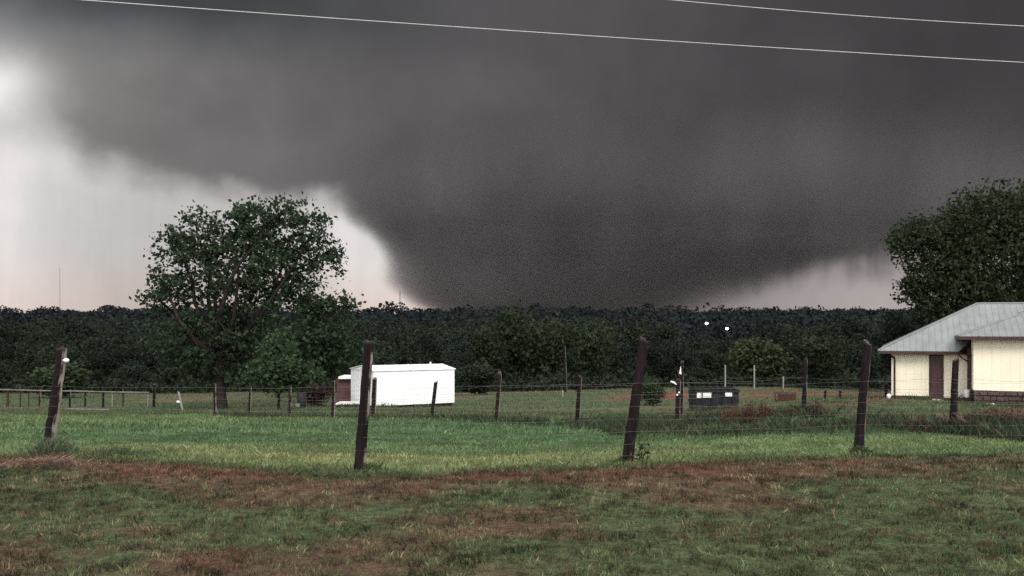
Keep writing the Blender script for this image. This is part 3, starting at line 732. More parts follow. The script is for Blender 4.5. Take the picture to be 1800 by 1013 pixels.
# longer weeds against the buildings and fence feet
xs_, ys_ = [], []
for (pa, da, pb_, db) in ((657, 59.7, 798, 62.3), (592, 60.0, 640, 60.0), (1567, 51.4, 1700, 49.8), (1712, 46.6, 1830, 44.6), (1214, 49.0, 1294, 49.0)):
    k = rng.random(1500); dd = da + (db - da) * k; xs_.append(PX(pa + (pb_ - pa) * k, dd)); ys_.append(dd - np.abs(rng.normal(0, .18, 1500)) - .05)
x = np.concatenate(xs_); y = np.concatenate(ys_); k = fbm(x * 1.1, y * 1.1, 131, 2) > .42; x, y = x[k], y[k]
blades('weeds', x, y, np.clip(np.abs(rng.normal(.14, .09, len(x))), .04, .4), rng.uniform(.02, .04, len(x)), c3(.060, .078, .038) * (.5 + rng.random(len(x)))[:, None], 'ragged weeds along the foot of the buildings', .4, 9)
def weed(name, px, D, h, wdt, nst, leafn, leaf, mat, label, cat, seed, group=None):
    rg_ = np.random.default_rng(seed); x0, y0, z0 = gpt(px, D)
    root = empty(name, (x0, y0, z0), label, cat, group); mb = MB(); L = []
    for i in range(nst):
        bx, by = rg_.normal(0, wdt * .35, 2); tx, ty = bx + rg_.normal(0, wdt * .3), by + rg_.normal(0, wdt * .3); hh_ = h * rg_.uniform(.55, 1.05)
        mb.tube([(bx, by, -.05), ((bx + tx) / 2, (by + ty) / 2, hh_ * .5), (tx, ty, hh_)], [.006, .005, .003], 4)
        for j in range(leafn):
            t = rg_.uniform(.15, 1.0); L.append((bx + (tx - bx) * t + rg_.normal(0, .035), by + (ty - by) * t + rg_.normal(0, .035), hh_ * t))
    L = np.array(L); N = len(L); nn = rg_.normal(size=(N, 3)); nn /= np.linalg.norm(nn, axis=1)[:, None]
    a = np.cross(nn, rg_.normal(size=(N, 3))); a /= np.linalg.norm(a, axis=1)[:, None]; b = np.cross(nn, a); q = leaf * rg_.uniform(.6, 1.3, N)[:, None]
    V = np.stack([L - a * q, L - b * q * .45, L + a * q, L + b * q * .45], 1).reshape(-1, 3)
    mb.build('stem', M['bark'], root); link('leaves', np_mesh('leaves', V, np.arange(N * 4).reshape(-1, 4), M[mat]), root); return root
weed('leafy_weed', 1131, 10.9, .27, .09, 4, 9, .030, 'leaf_bush', 'leafy green weed just right of the tall leaning near post', 'weed', 41)
for i, (px, D, h, wd_, lab) in enumerate([(1283, 22.5, .50, .30, 'reddish dock weed below the left half of the dumpster'), (1318, 22.0, .52, .22, 'narrow reddish dock weed below the right end of the dumpster'),
        (1345, 23, .45, .25, 'shorter reddish dock weed right of the dumpster'), (1440, 24, .50, .30, 'reddish dock weed just right of the tall second fence post'), (1388, 24, .30, .25, 'small reddish weed left of the tall second fence post')]):
    weed('dock_weed', px, D, h, wd_, 22, 30, .024, 'leaf_red', lab, 'weed', 50 + i, 'reddish weeds along the second fence')
for i, (px, D, h, wd_, lab) in enumerate([(1700, 17.2, .42, .35, 'brown dead weed clump right of the rearward post by the house'), (1745, 17.0, .50, .5, 'brown dead weed clump below the stone foundation'), (1785, 16.6, .48, .4, 'brown dead weed clump at the far right of the second fence'),
        (1640, 18, .34, .4, 'low brown dead weed clump left of the post by the house')]):
    weed('dead_weed', px, D, h, wd_, 26, 24, .028, 'leaf_brown', lab, 'weed', 60 + i, 'brown dead weeds on the right')

# ------------------------------------------------------------------ fences
def post_mesh(base, top, r0, r1, seed, n=10, seg=12, cut=.03):
    rg_ = random.Random(seed); base = Vector(base); top = Vector(top); d = top - base; L = d.length
    me_v = []; ax = d.normalized(); a = ax.cross(Vector((0, 1, 0))).normalized(); b = ax.cross(a)
    ph = [rg_.uniform(-.17, .15) for _ in range(n)]
    for i in range(seg + 1):
        t = i / seg if i < seg - 1 else (.985 if i == seg - 1 else 1.0); r = r0 + (r1 - r0) * t; kx = rg_.uniform(-.06, .06) * r; sw = math.sin(t * 2.2 + seed) * L * .006
        for k in range(n):
            th = 2 * math.pi * k / n; rr = r * (1 + ph[k] + rg_.uniform(-.06, .06))
            zc = (cut * 1.4 * math.cos(th + seed) + rg_.uniform(-.03, .03)) if i == seg else 0
            me_v.append(base + d * t + a * (math.cos(th) * rr + kx + sw) + b * (math.sin(th) * rr) + ax * zc)
    f = [(i * n + k, i * n + (k + 1) % n, (i + 1) * n + (k + 1) % n, (i + 1) * n + k) for i in range(seg) for k in range(n)] + [tuple(range(n))[::-1]]
    c = len(me_v); me_v.append(top + ax * .005 + a * 0); f += [((seg) * n + k, (seg) * n + (k + 1) % n, c) for k in range(n)]
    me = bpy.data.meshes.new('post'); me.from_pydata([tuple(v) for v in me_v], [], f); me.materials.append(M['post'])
    at = me.attributes.new('endgrain', 'FLOAT', 'POINT'); vals = [0.0] * len(me_v)
    for k in range(n): vals[seg * n + k] = .8
    vals[c] = 1.0; at.data.foreach_set('value', vals)
    me.polygons.foreach_set('use_smooth', [False for p in me.polygons]); me.update()
    return me
def strand(pts, h, sag, r, parent, name='wire', jig=.012, seed=0):
    rg_ = random.Random(seed); mb = MB(); P = []
    for (a, b) in zip(pts[:-1], pts[1:]):
        for i in range(8):
            t = i / 8; p = a.lerp(b, t); p.z += h - sag * 4 * t * (1 - t) + (rg_.uniform(-jig, jig) if i else 0); P.append(p)
    e = pts[-1].copy(); e.z += h; P.append(e)
    mb.tube(P, r, 4, False); return mb.build(name, M['wire'], parent)
# near fence
nf = empty('wire_fence', (0, 10.5, 0), 'near wire fence with four tall leaning dark wooden posts along the verge', 'fence')
NEAR = [(-250, 812, 13.0, -235, 620, .075), (80, 800, 12.3, 108, 613, .075), (630, 832, 10.5, 650, 602, .062), (1102, 818, 11.0, 1134, 598, .063), (1510, 800, 12.4, 1525, 604, .070), (1990, 792, 13.6, 2000, 612, .07)]
NEAR = [(a, b, c, d, e, f * .93) for a, b, c, d, e, f in NEAR]
npts = []
for i, (px, row, D, tpx, trow, r) in enumerate(NEAR):
    x, y, z = gpt(px, D); tp = W(tpx, trow, D)
    zb = W(px, row, D).z
    tp.z += (z - zb) * .5
    lean = (tp - Vector((x, y, z))); bs = Vector((x, y, z)) - lean * .12
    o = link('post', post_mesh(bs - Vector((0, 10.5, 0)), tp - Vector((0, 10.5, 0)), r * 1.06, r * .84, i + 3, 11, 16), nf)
    npts.append((Vector((x, y - 10.5 - r, z)), lean))
    if i == 1:
        ins = MB(); c = Vector((x, y - 10.5, z)) + lean * .895
        ins.tube([c + Vector((.05, -.02, 0)), c + Vector((.088, -.02, .0)), c + Vector((.122, -.02, .0))], [.014, .032, .018], 8); ins.build('insulator', M['white'], o, True)
for j, h in enumerate((.92, .79, .66, .52, .38, .24, .11)):
    strand([p + l * (h / 1.4) - Vector((0, 0, h)) + Vector((0, 0, 0)) for p, l in npts], h - .0, .02, .0011, nf, seed=j)
def woven(P, hs, spacing, r, parent, seed):
    rg_ = random.Random(seed); mb = MB()
    for a, b in zip(P[:-1], P[1:]):
        n = max(2, int((b - a).length / spacing))
        for i in range(1, n):
            p = a.lerp(b, i / n); z0 = p.z; q = [(p.x + rg_.uniform(-.02, .02), p.y, z0 + h) for h in hs]; mb.tube(q, r, 3, False)
    o = mb.build('wire_mesh', M['wire'], parent); o['kind'] = 'stuff'; return o
woven([p + l * .3 - Vector((0, 0, l.z * .3)) for p, l in npts], (.10, .4, .66, .92), .22, .0006, nf, 4)
# second fence
sf = empty('wire_fence', (0, 27, 0), 'second wire fence of dark weathered posts running across the field', 'fence')
off = Vector((0, 27, 0)); spts = []
LEANS = {1673: 6, 1412: 4, 1190: 3, 1015: 5, 873: 6, 759: 7, 585: 1, 508: 2, 438: 2, 378: 0, 1990: 4}
for i, (px, row, D, h) in enumerate(SEC):
    x, y, z = gpt(px, D); lean = Vector((LEANS[px] / F * D, 0, h))
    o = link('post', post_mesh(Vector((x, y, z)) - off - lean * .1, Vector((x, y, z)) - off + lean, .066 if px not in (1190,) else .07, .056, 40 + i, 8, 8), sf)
    spts.append(Vector((x, y - .06, z)) - off)
    if px == 1190:
        for k, (dx, dz, s) in enumerate(((-.015, .70, .03), (.03, .76, .026))):
            mb = MB(); c = spts[-1] + Vector((dx, -.03, dz)); mb.tube([c, c + Vector((0, -.03, 0)), c + Vector((0, -.06, 0))], [s * .6, s, s * .5], 8); mb.build('insulator', M['white'], o, True)
        mb = MB(); c = spts[-1] + Vector((-.06, -.02, .98)); mb.tube([c + Vector((-.11, 0, .05)), c + Vector((-.02, 0, .015)), c + Vector((.03, 0, -.03))], [.018, .026, .014], 6); mb.build('gate_latch', M['white'], o)
for j, h in enumerate((1.0, .82, .62, .42, .22)): strand(spts, h, .03, .0024, sf, seed=20 + j, jig=.025)
woven(spts, (.05, .42, .82), .40, .0011, sf, 5)
# single gate posts beside it
def lone_post(px, row, D, tpx, trow, r0, r1, label, seed, mat=None, nm='fence_post', cat='post'):
    x, y, z = gpt(px, D); h = (row - trow) / F * D; lean = Vector(((tpx - px) / F * D, 0, h))
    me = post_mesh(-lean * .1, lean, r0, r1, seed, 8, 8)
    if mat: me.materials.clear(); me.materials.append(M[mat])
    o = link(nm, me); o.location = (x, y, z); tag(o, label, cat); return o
lone_post(656, 721, 38, 658, 652, .10, .09, 'rough wooden gate post right in front of the white shed corner', 71)
gp = lone_post(1197, 738, 25.2, 1198, 634, .055, .05, 'tall grey gate post with white tag behind the shorter black post', 72)
mb = MB(); mb.prism([(-.06, -.09, 1.22), (.0, -.09, 1.20), (-.02, -.09, 1.42)], (0, .012, 0)); mb.build('tag', M['white'], gp)
lone_post(994, 692, 82, 992, 612, .13, .09, 'tall thin brown pole at the wood edge in the middle of the field', 73)
lone_post(989, 694, 72, 989, 683, .06, .05, 'short grey stake left of the tall thin brown pole', 74, 'tpost')
lp = lone_post(321, 712, 60, 314, 679, .07, .06, 'pale pole leaning left beyond the end of the rail fence', 75, 'tpost')
mb = MB(); mb.box(-.36, -.16, -.02, .02, .48, .60); mb.build('tag', M['white'], lp)
# pale steel posts by the red track
tf = empty('steel_post_fence', (22, 75, 0), 'row of thin pale steel posts along the red earth track', 'fence'); tp_ = []
for px, tr, D in ((1275, 642, 75), (1326, 642, 76), (1377, 662, 77)):
    x, y, z = gpt(px, D); h = PZr(tr, D) - z; mb = MB(); o3 = Vector((x - 22, y - 75, z))
    mb.box(o3.x - .05, o3.x + .05, o3.y - .012, o3.y + .012, z - .3, z + h); mb.box(o3.x - .012, o3.x + .012, o3.y + .012, o3.y + .07, z - .3, z + h); mb.build('post', M['tpost'], tf); tp_.append(o3)
for h in (.5, .9): strand(tp_, h, .03, .006, tf, seed=int(h * 10))
# dark stub fence left of the house
hf = empty('wire_fence', (18, 58, 0), 'low dark stub fence with sagging wires at the left of the house', 'fence'); hp = []
for i, (px, tr, D) in enumerate(((1450, 686, 60), (1476, 688, 60), (1557, 676, 56))):
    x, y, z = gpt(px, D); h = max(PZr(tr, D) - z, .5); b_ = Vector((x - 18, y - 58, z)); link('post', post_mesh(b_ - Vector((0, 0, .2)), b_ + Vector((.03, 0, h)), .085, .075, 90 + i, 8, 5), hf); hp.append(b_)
for h in (.3, .6): strand(hp, h, .05, .006, hf, seed=int(h * 10) + 50)
# pale rail fence on the left
rf = empty('rail_fence', (-32, 68, 0), 'pale pipe rail fence with dark posts at the left of the field', 'fence'); rp = []
for i, (px, tr, mt, r) in enumerate(((-60, 684, 'post', .09), (-20, 684, 'post', .08), (13, 684, 'rust', .09), (35, 677, 'rust', .06), (50, 684, 'rust', .05), (70, 684, 'post', .08), (96, 685, 'post', .07), (123, 686, 'post', .09), (150, 687, 'post', .09), (181, 688, 'post', .10), (197, 689, 'tpost', .035), (216, 683, 'rust', .075), (260, 690, 'tpost', .04), (271, 676, 'post', .11))):
    D = 68 + (i % 3) * .03; x, y, z = gpt(px, D); h = PZr(tr, D) - z; b_ = Vector((x + 32, y - 68, z))
    me = post_mesh(b_ - Vector((0, 0, .2)), b_ + Vector((.02, 0, h)), r, r * .9, 120 + i, 7, 5)
    if mt != 'post': me.materials.clear(); me.materials.append(M[mt])
    link('post', me, rf)
for (pa, ra), (pb_, rb) in (((-120, 683), (262, 690.5)),):
    mb = MB(); a = W(pa, ra, 67.85) - Vector((-32, 68, 0)); b = W(pb_, rb, 67.85) - Vector((-32, 68, 0)); mb.tube([a.lerp(b, t / 10) + Vector((0, 0, .01 * math.sin(t * 2.1))) for t in range(11)], .042, 6); mb.build('rail', M['pipe'], rf)
fp = MB(); a = Vector(gpt(118, 64)); b = Vector(gpt(192, 63)); a.z += .06; b.z += .06; fp.tube([a, a.lerp(b, .5), b], .05, 6); o = fp.build('fallen_rail', M['pipe']); tag(o, 'pale rail lying in the grass below the pipe rail fence', 'rail')

# ------------------------------------------------------------------ power lines
def cable(p0, p1, label, r=.0075):
    p0 = Vector(p0); p1 = Vector(p1); d = p1 - p0; mb = MB(); P = []
    for i in range(61):
        t = -1.2 + 3.4 * i / 60; p = p0 + d * t; p.z += .10 * ((2 * t - 1) ** 2 - 1) * .5; P.append(p)
    mb.tube(P, r, 6, False); o = mb.build('power_line', M['cable'], None, True); tag(o, label, 'power line', 'overhead power lines')
cable(W(130, -1, 19.8), W(1800, 110, 24.4), 'longer lower pale overhead wire crossing the whole sky')
cable(W(1180, 0, 22.8), W(1800, 46, 24.8), 'upper short pale overhead wire at the top right corner')

# ------------------------------------------------------------------ radio masts and yard lamps
def mast(px, D, top_row, label, wd):
    x = PX(px, D); z0 = gz(x, D); h = PZr(top_row, D) - z0; root = empty('radio_mast', (x, D, z0), label, 'mast', 'far radio masts'); mb = MB()
    legs = [(math.cos(a) * wd, math.sin(a) * wd) for a in (0.5, 2.6, 4.7)]
    for lx, ly in legs: mb.tube([(lx, ly, -1), (lx * .35, ly * .35, h)], wd * .14, 4)
    mb.build('leg_frame', M['mast'], root); br = MB(); n = 14
    for i in range(n):
        for k in range(3):
            t0, t1 = i / n, (i + 1) / n; s0, s1 = 1 - .65 * t0, 1 - .65 * t1; a = legs[k]; b = legs[(k + 1) % 3]
            br.tube([(a[0] * s0, a[1] * s0, h * t0), (b[0] * s1, b[1] * s1, h * t1)], wd * .07, 3, False)
    br.build('bracing', M['mast'], root); an = MB(); an.tube([(0, 0, h - .5), (0, 0, h + h * .08)], wd * .12, 5); an.build('antenna', M['mast'], root)
mast(703, 1150, 505, 'thin lattice radio mast at the left edge of the tornado', 1.5)
mast(105, 1150, 470, 'faint thin radio mast against the pale sky at the left', .7)
def yard_lamp(px, row, D, label):
    x = PX(px, D); z0 = gz(x, D); zt = PZr(row, D); root = empty('yard_lamp', (x, D, z0), label, 'lamp', 'lit lamps in the wood'); h = zt - z0
    mb = MB(); mb.tube([(0, .4, -.5), (0, .4, h + .3)], .09, 6); mb.build('pole', M['bark'], root)
    mb = MB(); mb.tube([(0, .4, h + .2), (0, 0, h + .28)], .05, 5); mb.build('arm', M['bark'], root)
    mb = MB(); mb.tube([(0, 0, h + .26), (0, 0, h + .12), (0, 0, h - .1), (0, 0, h - .24)], [.12, .30, .30, .10], 10); mb.build('lamp_globe', M['lamp'], root, True)
yard_lamp(1242, 569, 214, 'left and higher of two bright lamps in the dark wood')
yard_lamp(1278, 578, 214, 'right and lower of two bright lamps in the dark wood')

# ------------------------------------------------------------------ white shed
def clip_poly(poly, axis, lo, hi):
    def half(P, keep, val):
        o = []
        for i in range(len(P)):
            a, b = P[i], P[(i + 1) % len(P)]; ia, ib = keep(a[axis]), keep(b[axis])
            if ia: o.append(a)
            if ia != ib:
                t = (val - a[axis]) / (b[axis] - a[axis]); o.append(tuple(a[k] + (b[k] - a[k]) * t for k in range(3)))
        return o
    P = half(list(poly), lambda q: q >= lo, lo)
    return half(P, lambda q: q <= hi, hi) if P else P
def paneled_slope(poly, axis, wid, parent, mat, thick=.03, rib=.016, name='roof_panel', start=None):
    lo = min(p[axis] for p in poly); hi = max(p[axis] for p in poly); s = lo if start is None else start
    P = [Vector(p) for p in poly]; nrm = (P[1] - P[0]).cross(P[2] - P[0]).normalized()
    if nrm.z < 0: nrm = -nrm
    while s < hi - 1e-4:
        q = clip_poly(poly, axis, s + .002, min(s + wid, hi) - .002)
        if len(q) >= 3:
            mb = MB(); mb.prism(q, nrm * thick)
            r = clip_poly(poly, axis, s + .002, s + .036)
            if len(r) >= 3: mb.prism([Vector(v) + nrm * (thick + .001) for v in r], nrm * rib)
            mb.build(name, mat, parent)
        s += wid
def build_shed():
    x, y = PX(657, 60), 60.0; z = gz(x, y)
    root = empty('white_shed', (x, y, z), 'long white metal shed with low roof standing in the field', 'shed', None, R(30))
    L, Wd, H = 5.5, 3.9, 2.20; b = .08
    # local: u along the front (x), v depth (y)
    fl = MB(); fl.box(.1, L - .1, .1, Wd - .1, -.3, b); fl.build('skirting', M['dark'], root)
    wf = MB(); wf.box(.02, L - .02, .02, .05, b, H); wf.box(.02, .05, .05, Wd - .02, b, H); wf.box(.05, L - .02, Wd - .05, Wd - .02, b, H); wf.box(L - .05, L - .02, .05, Wd - .05, b, H)
    wl_ = wf.build('wall', M['white_metal'], root)
    n = 6
    for i in range(n):
        mb = MB(); a0 = L * i / n + .002; a1 = L * (i + 1) / n - .002; mb.box(a0, a1, 0, .018, b + .01, H)
        for k in range(4): c = a0 + (a1 - a0) * (k + .5) / 4; mb.box(c - .02, c + .02, -.007, -.0005, b + .01, H)
        mb.build('wall_panel', M['white_metal'], wl_)
    for i in range(4):
        mb = MB(); a0 = Wd * i / 4 + .002; a1 = Wd * (i + 1) / 4 - .002; mb.box(0, .018, a0, a1, b + .01, H)
        for k in range(3): c = a0 + (a1 - a0) * (k + .5) / 3; mb.box(-.007, -.0005, c - .02, c + .02, b + .01, H)
        mb.build('wall_panel', M['white_metal'], wl_)
    o = .07; zr = H + .27; rb = MB()
    ev = H + .01
    rb.prism([(-.03, .02, H + .005), (-.03, Wd - .02, H + .005), (-.03, Wd / 2, zr - .03)], (L + .06, 0, 0)); rt = rb.build('roof', M['white_metal'], root)
    paneled_slope([(-o, -o, ev), (L + o, -o, ev), (L + o, Wd / 2, zr), (-o, Wd / 2, zr)], 0, .8, rt, M['white_metal'])
    paneled_slope([(-o, Wd / 2, zr), (L + o, Wd / 2, zr), (L + o, Wd + o, ev), (-o, Wd + o, ev)], 0, .8, rt, M['white_metal'])
    mb = MB(); mb.tube([(L * .86, Wd / 2, zr), (L * .86, Wd / 2, zr + .16)], .05, 8); mb.build('vent_pipe', M['white_metal'], root)
    # brown annexe shed and its porch slab
    D2 = 65.0; x2 = PX(597, D2); z2 = gz(x2, D2)
    r2 = empty('brown_shed', (x2, D2, z2), 'small maroon board shed with flat white roof joined to the left of the white shed', 'shed')
    w2 = 26 / F * D2; h2 = PZr(666, D2) - z2; bw = MB(); bw.box(-.2, w2 + .3, .03, 1.8, -.3, h2); wl2 = bw.build('wall', M['maroon'], r2)
    nb = 7
    for i in range(nb):
        mb = MB(); a0 = -.2 + (w2 + .4) * i / nb; mb.box(a0 + .008, a0 + (w2 + .4) / nb - .008, 0, .028, .05, h2 - .002); mb.build('board', M['maroon'], wl2)
    mb = MB(); mb.box(-.02, w2 + .3, -.35, 1.9, h2 + .005, h2 + .16); mb.build('roof', M['white_metal'], r2)
    D3 = 60.5; x3 = PX(590, D3); z3 = gz(x3, D3); mb = MB(); wd3 = 44 / F * D3; zt = PZr(711, D3) - z3
    r3 = empty('porch_deck', (x3, D3, z3), 'low pale porch deck in front of the small maroon shed', 'deck')
    zt = max(zt, .25)
    for i in range(4):
        mb = MB(); mb.box(0, wd3, i * .42 + .005, i * .42 + .415, zt - .09, zt); mb.build('board', M['white'], r3)
    mb = MB(); mb.box(.05, wd3 - .05, .04, .12, -.2, zt - .092); mb.box(.05, wd3 - .05, 1.4, 1.48, -.2, zt - .092); mb.build('frame', M['dark'], r3)
    mb = MB(); mb.box(wd3 - .02, wd3 + .30, .1, .6, -.1, zt + .10); o4 = mb.build('step_block', M['rust']); o4.location = (x3, D3, z3); tag(o4, 'rusty brown step block at the right end of the porch deck', 'step')
build_shed()
# dark barrel under the young tree
bx, by, bz = gpt(530, 60); mb = MB(); mb.tube([(0, 0, -.05), (0, 0, .02), (0, 0, .3), (0, 0, .62), (0, 0, .9), (0, 0, .92)], [.22, .27, .29, .29, .27, .2], 12)
o = mb.build('barrel', M['steel_dark'], None, True); o.location = (bx, by, bz); tag(o, 'dark upright barrel beside the maroon bush', 'barrel')
bx, by, bz = gpt(523, 59); mb = MB(); mb.tube([(0, 0, -.02), (0, 0, .28)], [.12, .15], 10); o = mb.build('bucket', M['pipe'], None, True); o.location = (bx, by, bz); tag(o, 'small pale bucket left of the dark barrel', 'bucket')

# ------------------------------------------------------------------ house
def build_house():
    ang = R(-22); x, y = PX(1567, 52), 52.0; z = EYE - 3.95
    root = empty('house', (x, y, z), 'cream house with grey metal hip roof and brown trim', 'house', None, ang)
    U2 = 3.83; VF = -1.85; e1 = 2.50; e2 = 3.30; p1 = .504; p2 = .36
    # ---- walls
    body = MB(); body.box(.03, 15.3, .04, 8.8, -.5, e1 - .14); body.box(U2 + .04, 13.0, VF + .04, 6.0, .62, e2 - .12)
    wall = body.build('wall', M['cream'], root)
    def panels(u0, u1, v, z0, z1, n):
        for i in range(n):
            a = u0 + (u1 - u0) * i / n; b = u0 + (u1 - u0) * (i + 1) / n; mb = MB(); mb.box(a + .0012, b - .0012, v, v + .037, z0, z1); mb.box(b - .03, b - .012, v - .005, v - .0005, z0, z1); mb.build('wall_panel', M['cream'], wall)
    DU0, DU1 = 1.86, 2.50
    panels(0, DU0 - .03, 0, .16, e1 - .16, 5); panels(DU1 + .03, U2, 0, .16, e1 - .16, 4)
    panels(U2, 13.0, VF, .64, e2 - .14, 22)
    # side of front wing
    for i in range(4):
        mb = MB(); a = VF + .04 + i * .46; mb.box(U2, U2 + .038, a + .004, a + .452, .64, e2 - .14); mb.build('wall_panel', M['cream'], wall)
    sb = MB(); sb.box(-.02, DU0 - .04, -.05, .0 - .002, .0, .15); sb.box(DU1 + .04, U2 - .02, -.05, -.002, -.05, .10); sb.build('base_board', M['brown_trim'], root)
    # ---- door
    fr = MB(); fr.box(DU0 - .028, DU0 + .06, -.03, .05, .02, e1 - .17); fr.box(DU1 - .06, DU1 + .028, -.03, .05, .02, e1 - .17); fr.box(DU0 + .061, DU1 - .061, -.03, .05, e1 - .27, e1 - .17); fo = fr.build('door_frame', M['brown_trim'], root)
    dr = MB(); dr.box(DU0 + .063, DU1 - .063, -.005, .03, .05, e1 - .28); do = dr.build('door', M['door'], root)
    for (a0, a1) in ((.25, .95), (1.1, 2.0)):
        mb = MB(); mb.box(DU0 + .13, DU1 - .13, -.014, -.0055, a0, a1); mb.build('door_panel', M['door'], do)
    mb = MB(); mb.tube([(DU1 - .12, -.01, 1.02), (DU1 - .12, -.05, 1.02), (DU1 - .12, -.075, 1.02)], [.015, .02, .026], 8); mb.build('door_knob', M['tpost'], do)
    # ---- foundation of stones
    fb = MB(); fb.box(U2 + .03, 13.0, VF + .05, 5.9, -.6, .615); fd = fb.build('foundation', M['mortar'], root)
    rg_ = random.Random(3); zz = -.12
    for row in range(3):
        hh_ = .235; a = U2 + .0 - rg_.random() * .2
        while a < 9.2:
            wd_ = rg_.uniform(.18, .62); a0 = max(a, U2 + .01); a1 = a + wd_
            if a1 - a0 > .1:
                mb = MB(); ins = .035; z0 = zz + .012; z1 = zz + hh_ - .012; f0 = VF + .048; f1 = VF - rg_.uniform(.0, .05)
                j = lambda: rg_.uniform(-.028, .028)
                vv = [(a0 + .01, f0, z0), (a1 - .01, f0, z0), (a1 - .01, f0, z1), (a0 + .01, f0, z1), (a0 + ins + j(), f1, z0 + .03 + j()), (a1 - ins + j(), f1, z0 + .03 + j()), (a1 - ins + j(), f1, z1 - .03 + j()), (a0 + ins + j(), f1, z1 - .03 + j())]
                mb.add(vv, [(0, 1, 2, 3), (7, 6, 5, 4), (0, 4, 5, 1), (1, 5, 6, 2), (2, 6, 7, 3), (3, 7, 4, 0)]); mb.build('stone', M['stone'], fd)
            a += wd_
        zz += hh_ + .004
    # ---- roofs
    def hip(u0, u1, v0, v1, ze, p, parent, wid, cut=None):
        t = (v1 - v0) / 2; rz = ze + p * t; A = (u0, v0, ze); B = (u1, v0, ze); C = (u1, v1, ze); Dd = (u0, v1, ze); E = (u0 + t, v0 + t, rz); Fq = (u1 - t, v0 + t, rz)
        front = [A, B, Fq, E]
        if cut:
            vr = lambda u: min(u - u0, t)
            paneled_slope([A, (cut[0], v0, ze), (cut[1], cut[2], ze + p * (cut[2] - v0)), (cut[1], v0 + vr(cut[1]), ze + p * vr(cut[1]))], 0, wid, parent, M['roof'])
            vq = 1.7; paneled_slope([(cut[1], v0 + vq, ze + p * vq), (u1 - vq, v0 + vq, ze + p * vq), Fq, E, (cut[1], v0 + vr(cut[1]), ze + p * vr(cut[1]))], 0, wid, parent, M['roof'])
        else: paneled_slope(front, 0, wid, parent, M['roof'])
        paneled_slope([A, E, Dd], 1, wid, parent, M['roof']); paneled_slope([Dd, E, Fq, C], 0, wid, parent, M['roof']); paneled_slope([C, Fq, B], 1, wid, parent, M['roof'])
        for a, b in ((A, E), (Dd, E), (E, Fq), (B, Fq), (C, Fq)):
            if cut and a == B: continue
            mb = MB(); mb.tube([Vector(a) + Vector((0, 0, .045)), Vector(b) + Vector((0, 0, .045))], .05, 6); mb.build('ridge_cap', M['roof'], parent)
    r1 = MB(); r1.box(.6, 14.5, .6, 8.2, e1 - .12, e1 + .25); ro1 = r1.build('roof', M['dark'], root)
    hip(-.65, 16.0, -.6, 9.4, e1, p1, ro1, .31, cut=(3.22, 3.80, .42))
    r2 = MB(); r2.box(U2 + .5, 12.5, VF + .5, 5.6, e2 - .11, e2 + .2); ro2 = r2.build('roof', M['dark'], root)
    hip(U2 - .73, 13.7, VF - .6, 6.5, e2, p2, ro2, .31)
    # ---- fascia, soffit, gutter
    fa = MB(); fa.box(-.64, 3.2, -.60, -.57, e1 - .13, e1 - .004); fa.box(-.64, -.61, -.568, 9.3, e1 - .13, e1 - .004); fa.prism([(3.2, -.60, e1 - .13), (3.2, -.60, e1 - .004), (3.79, .40, e1 + .47), (3.79, .40, e1 - .13)], (-.03, .02, 0)); fa.build('fascia', M['brown_trim'], root)
    so = MB(); so.box(-.605, 3.78, -.565, -.001, e1 - .135, e1 - .10); so.build('soffit', M['brown_trim'], root)
    fb2 = MB(); fb2.box(U2 - .72, 13.6, VF - .60, VF - .565, e2 - .15, e2 - .004); fb2.box(U2 - .72, U2 - .69, VF - .562, 6.4, e2 - .15, e2 - .004); fb2.build('fascia', M['brown_trim'], root)
    so = MB(); so.box(U2 - .685, 13.6, VF - .56, VF - .001, e2 - .15, e2 - .115); so.box(U2 - .685, U2 - .001, VF + .001, 2.0, e2 - .15, e2 - .115); so.build('soffit', M['brown_trim'], root)
    # corner post, brace and downspouts
    cp = MB(); cp.box(U2 - .20, U2 - .006, -.30, -.12, .05, e1 + .2); cp.build('corner_post', M['brown_trim'], root)
    br = MB(); br.tube([(3.20, -.5, e1 - .16), (3.45, -.4, e1 - .36), (3.70, -.30, e1 - .52)], .035, 5); br.build('brace', M['brown_trim'], root)
    ds = MB(); ds.tube([(-.05, -.50, e1 - .14), (-.02, -.42, e1 - .22), (.14, -.09, e1 - .36), (.16, -.07, e1 - .5), (.16, -.07, .12), (.16, -.16, .04)], .045, 6); ds.build('downspout', M['dark'], root)
    # front step
    M4 = root.matrix_basis.copy()
    def prop(name, mb, mat, label, cat):
        o = mb.build(name, mat); o.location = root.location; o.rotation_euler = root.rotation_euler; tag(o, label, cat); return o
    mb = MB(); mb.box(3.0, 4.05, -1.5, -.35, -.35, .20); mb.box(2.9, 4.3, -1.72, -1.505, -.35, .03); prop('dark_step', mb, M['dark'], 'dark low step in the corner between the two house wings', 'step')
    mb = MB(); mb.tube([(3.58, -1.0, .204), (3.58, -1.0, .22), (3.58, -1.0, .60), (3.58, -1.0, .61)], [.08, .115, .125, .115], 12); prop('white_bucket', mb, M['white'], 'white bucket standing on the dark step at the house corner', 'bucket')
    mb = MB(); mb.box(4.0, 4.75, -2.6, -2.2, -.20, .03); mb.box(4.04, 4.71, -2.56, -2.24, .032, .05); prop('white_board', mb, M['white'], 'flat white board lying on the grass by the stone foundation', 'board')
    mb = MB(); mb.box(3.05, 3.18, -1.35, -1.2, .204, .50); mb.tube([(3.3, -1.2, .204), (3.35, -1.22, .36), (3.3, -1.2, .4)], [.09, .07, .03], 8); prop('pale_box', mb, M['pipe'], 'small pale clutter on the dark step left of the white bucket', 'box')
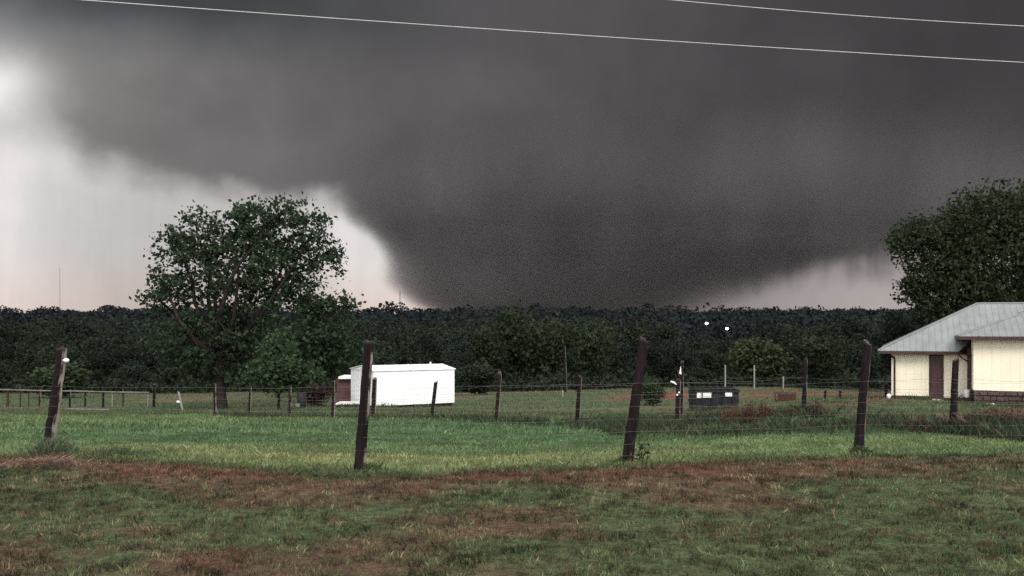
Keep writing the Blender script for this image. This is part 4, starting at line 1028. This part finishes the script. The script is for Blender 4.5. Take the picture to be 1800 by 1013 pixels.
    mb = MB(); mb.tube([(-.12, -.45, .0), (-.12, -.45, .16), (-.12, -.45, .23), (-.12, -.45, .27)], [.07, .12, .10, .03], 9); prop('white_jug', mb, M['white'], 'small white jug on the grass at the left corner of the house', 'jug')
build_house()

# ------------------------------------------------------------------ dumpster
def build_dumpster():
    D = 50.0; x, y, z = gpt(1254, D); root = empty('dumpster', (x, y, z), 'dark navy steel dumpster with two white stickers in the field', 'dumpster', None, R(4))
    w2 = 1.10; h = 1.10; b = MB()
    b.prism([(-w2, -.62, .06), (-w2, -.70, h - .12), (-w2, .75, h - .06), (-w2, .62, .06)], (2 * w2, 0, 0)); body = b.build('body', M['steel_dark'], root)
    rb = []
    for u in (-.78, -.28, .28, .78):
        mb = MB(); mb.prism([(u - .03, -.665, .08), (u + .03, -.665, .08), (u + .03, -.742, h - .16), (u - .03, -.742, h - .16)], (0, -.035, 0)); mb.build('rib', M['steel_dark'], body)
    mb = MB(); mb.box(-w2 - .03, w2 + .03, -.78, -.70, h - .15, h - .06); mb.build('rim', M['steel_dark'], root)
    for s in (-1, 1):
        mb = MB(); mb.box(s * w2 + (0.002 if s > 0 else -.12), s * w2 + (.12 if s > 0 else -.002), -.35, .35, .42, .58); mb.build('fork_pocket', M['steel_dark'], root)
    for s in (-1, 1):
        mb = MB(); a0, a1 = (-w2 - .02, -.01) if s < 0 else (.01, w2 + .02)
        mb.prism([(a0, -.76, h - .055), (a0, -.76, h - .02), (a0, .80, h + .03), (a0, .80, h - .01)], (a1 - a0, 0, 0)); li = mb.build('lid', M['lid'], root)
        for k in range(3): c = a0 + (a1 - a0) * (k + .5) / 3; r_ = MB(); r_.prism([(c - .06, -.7, h - .008), (c + .06, -.7, h - .008), (c + .06, .7, h + .03), (c - .06, .7, h + .03)], (0, 0, .03)); r_.build('lid_rib', M['lid'], li)
    def sticker(u0, u1, z0, z1, marks):
        q = lambda zz: -.62 - .08 * (zz - .06) / (h - .18)
        mb = MB(); mb.prism([(u0, q(z0) - .04, z0), (u1, q(z0) - .04, z0), (u1, q(z1) - .04, z1), (u0, q(z1) - .04, z1)], (0, -.012, 0)); st = mb.build('sticker', M['white'], root)
        if marks:
            mk_ = MB(); rg_ = random.Random(9); c = u0 + .10
            while c < u1 - .12:
                ww = rg_.uniform(.02, .05); hh_ = rg_.uniform(.02, .035); zc = z0 + .05; mk_.box(c, c + ww, q(zc) - .0575, q(zc) - .053, zc, zc + hh_); c += ww + rg_.uniform(.02, .05)
            mk_.build('faded_print', M['lid'], st)
    sticker(-w2 + .06, -w2 + .06 + .74, h - .42, h - .09, True); sticker(.40, .76, h - .36, h - .09, False)
    for u in (-.9, .9): mb = MB(); mb.box(u - .08, u + .08, -.5, .5, -.06, .055); mb.build('skid', M['lid'], root)
build_dumpster()

# ------------------------------------------------------------------ rusty low frame
def build_trough():
    D = 57.0; x, y, z = gpt(1380, D); root = empty('feed_trough', (x, y, z), 'low rusty red wooden feed trough in the field between dumpster and house', 'trough', None, R(-6))
    w2 = .6
    for u in (-w2, -w2 + .18, w2 - .06): mb = MB(); mb.box(u, u + .07, -.05, .02, -.1, .52); mb.build('leg', M['rust'], root)
    for zz in (.02, .44): mb = MB(); mb.box(-w2 - .02, w2 + .03, -.085, -.052, zz, zz + .09); mb.build('rail', M['rust'], root)
    mb = MB(); mb.box(-w2 + .26, w2 - .08, -.02, .5, .06, .42); mb.build('box', M['rust'], root)
build_trough()
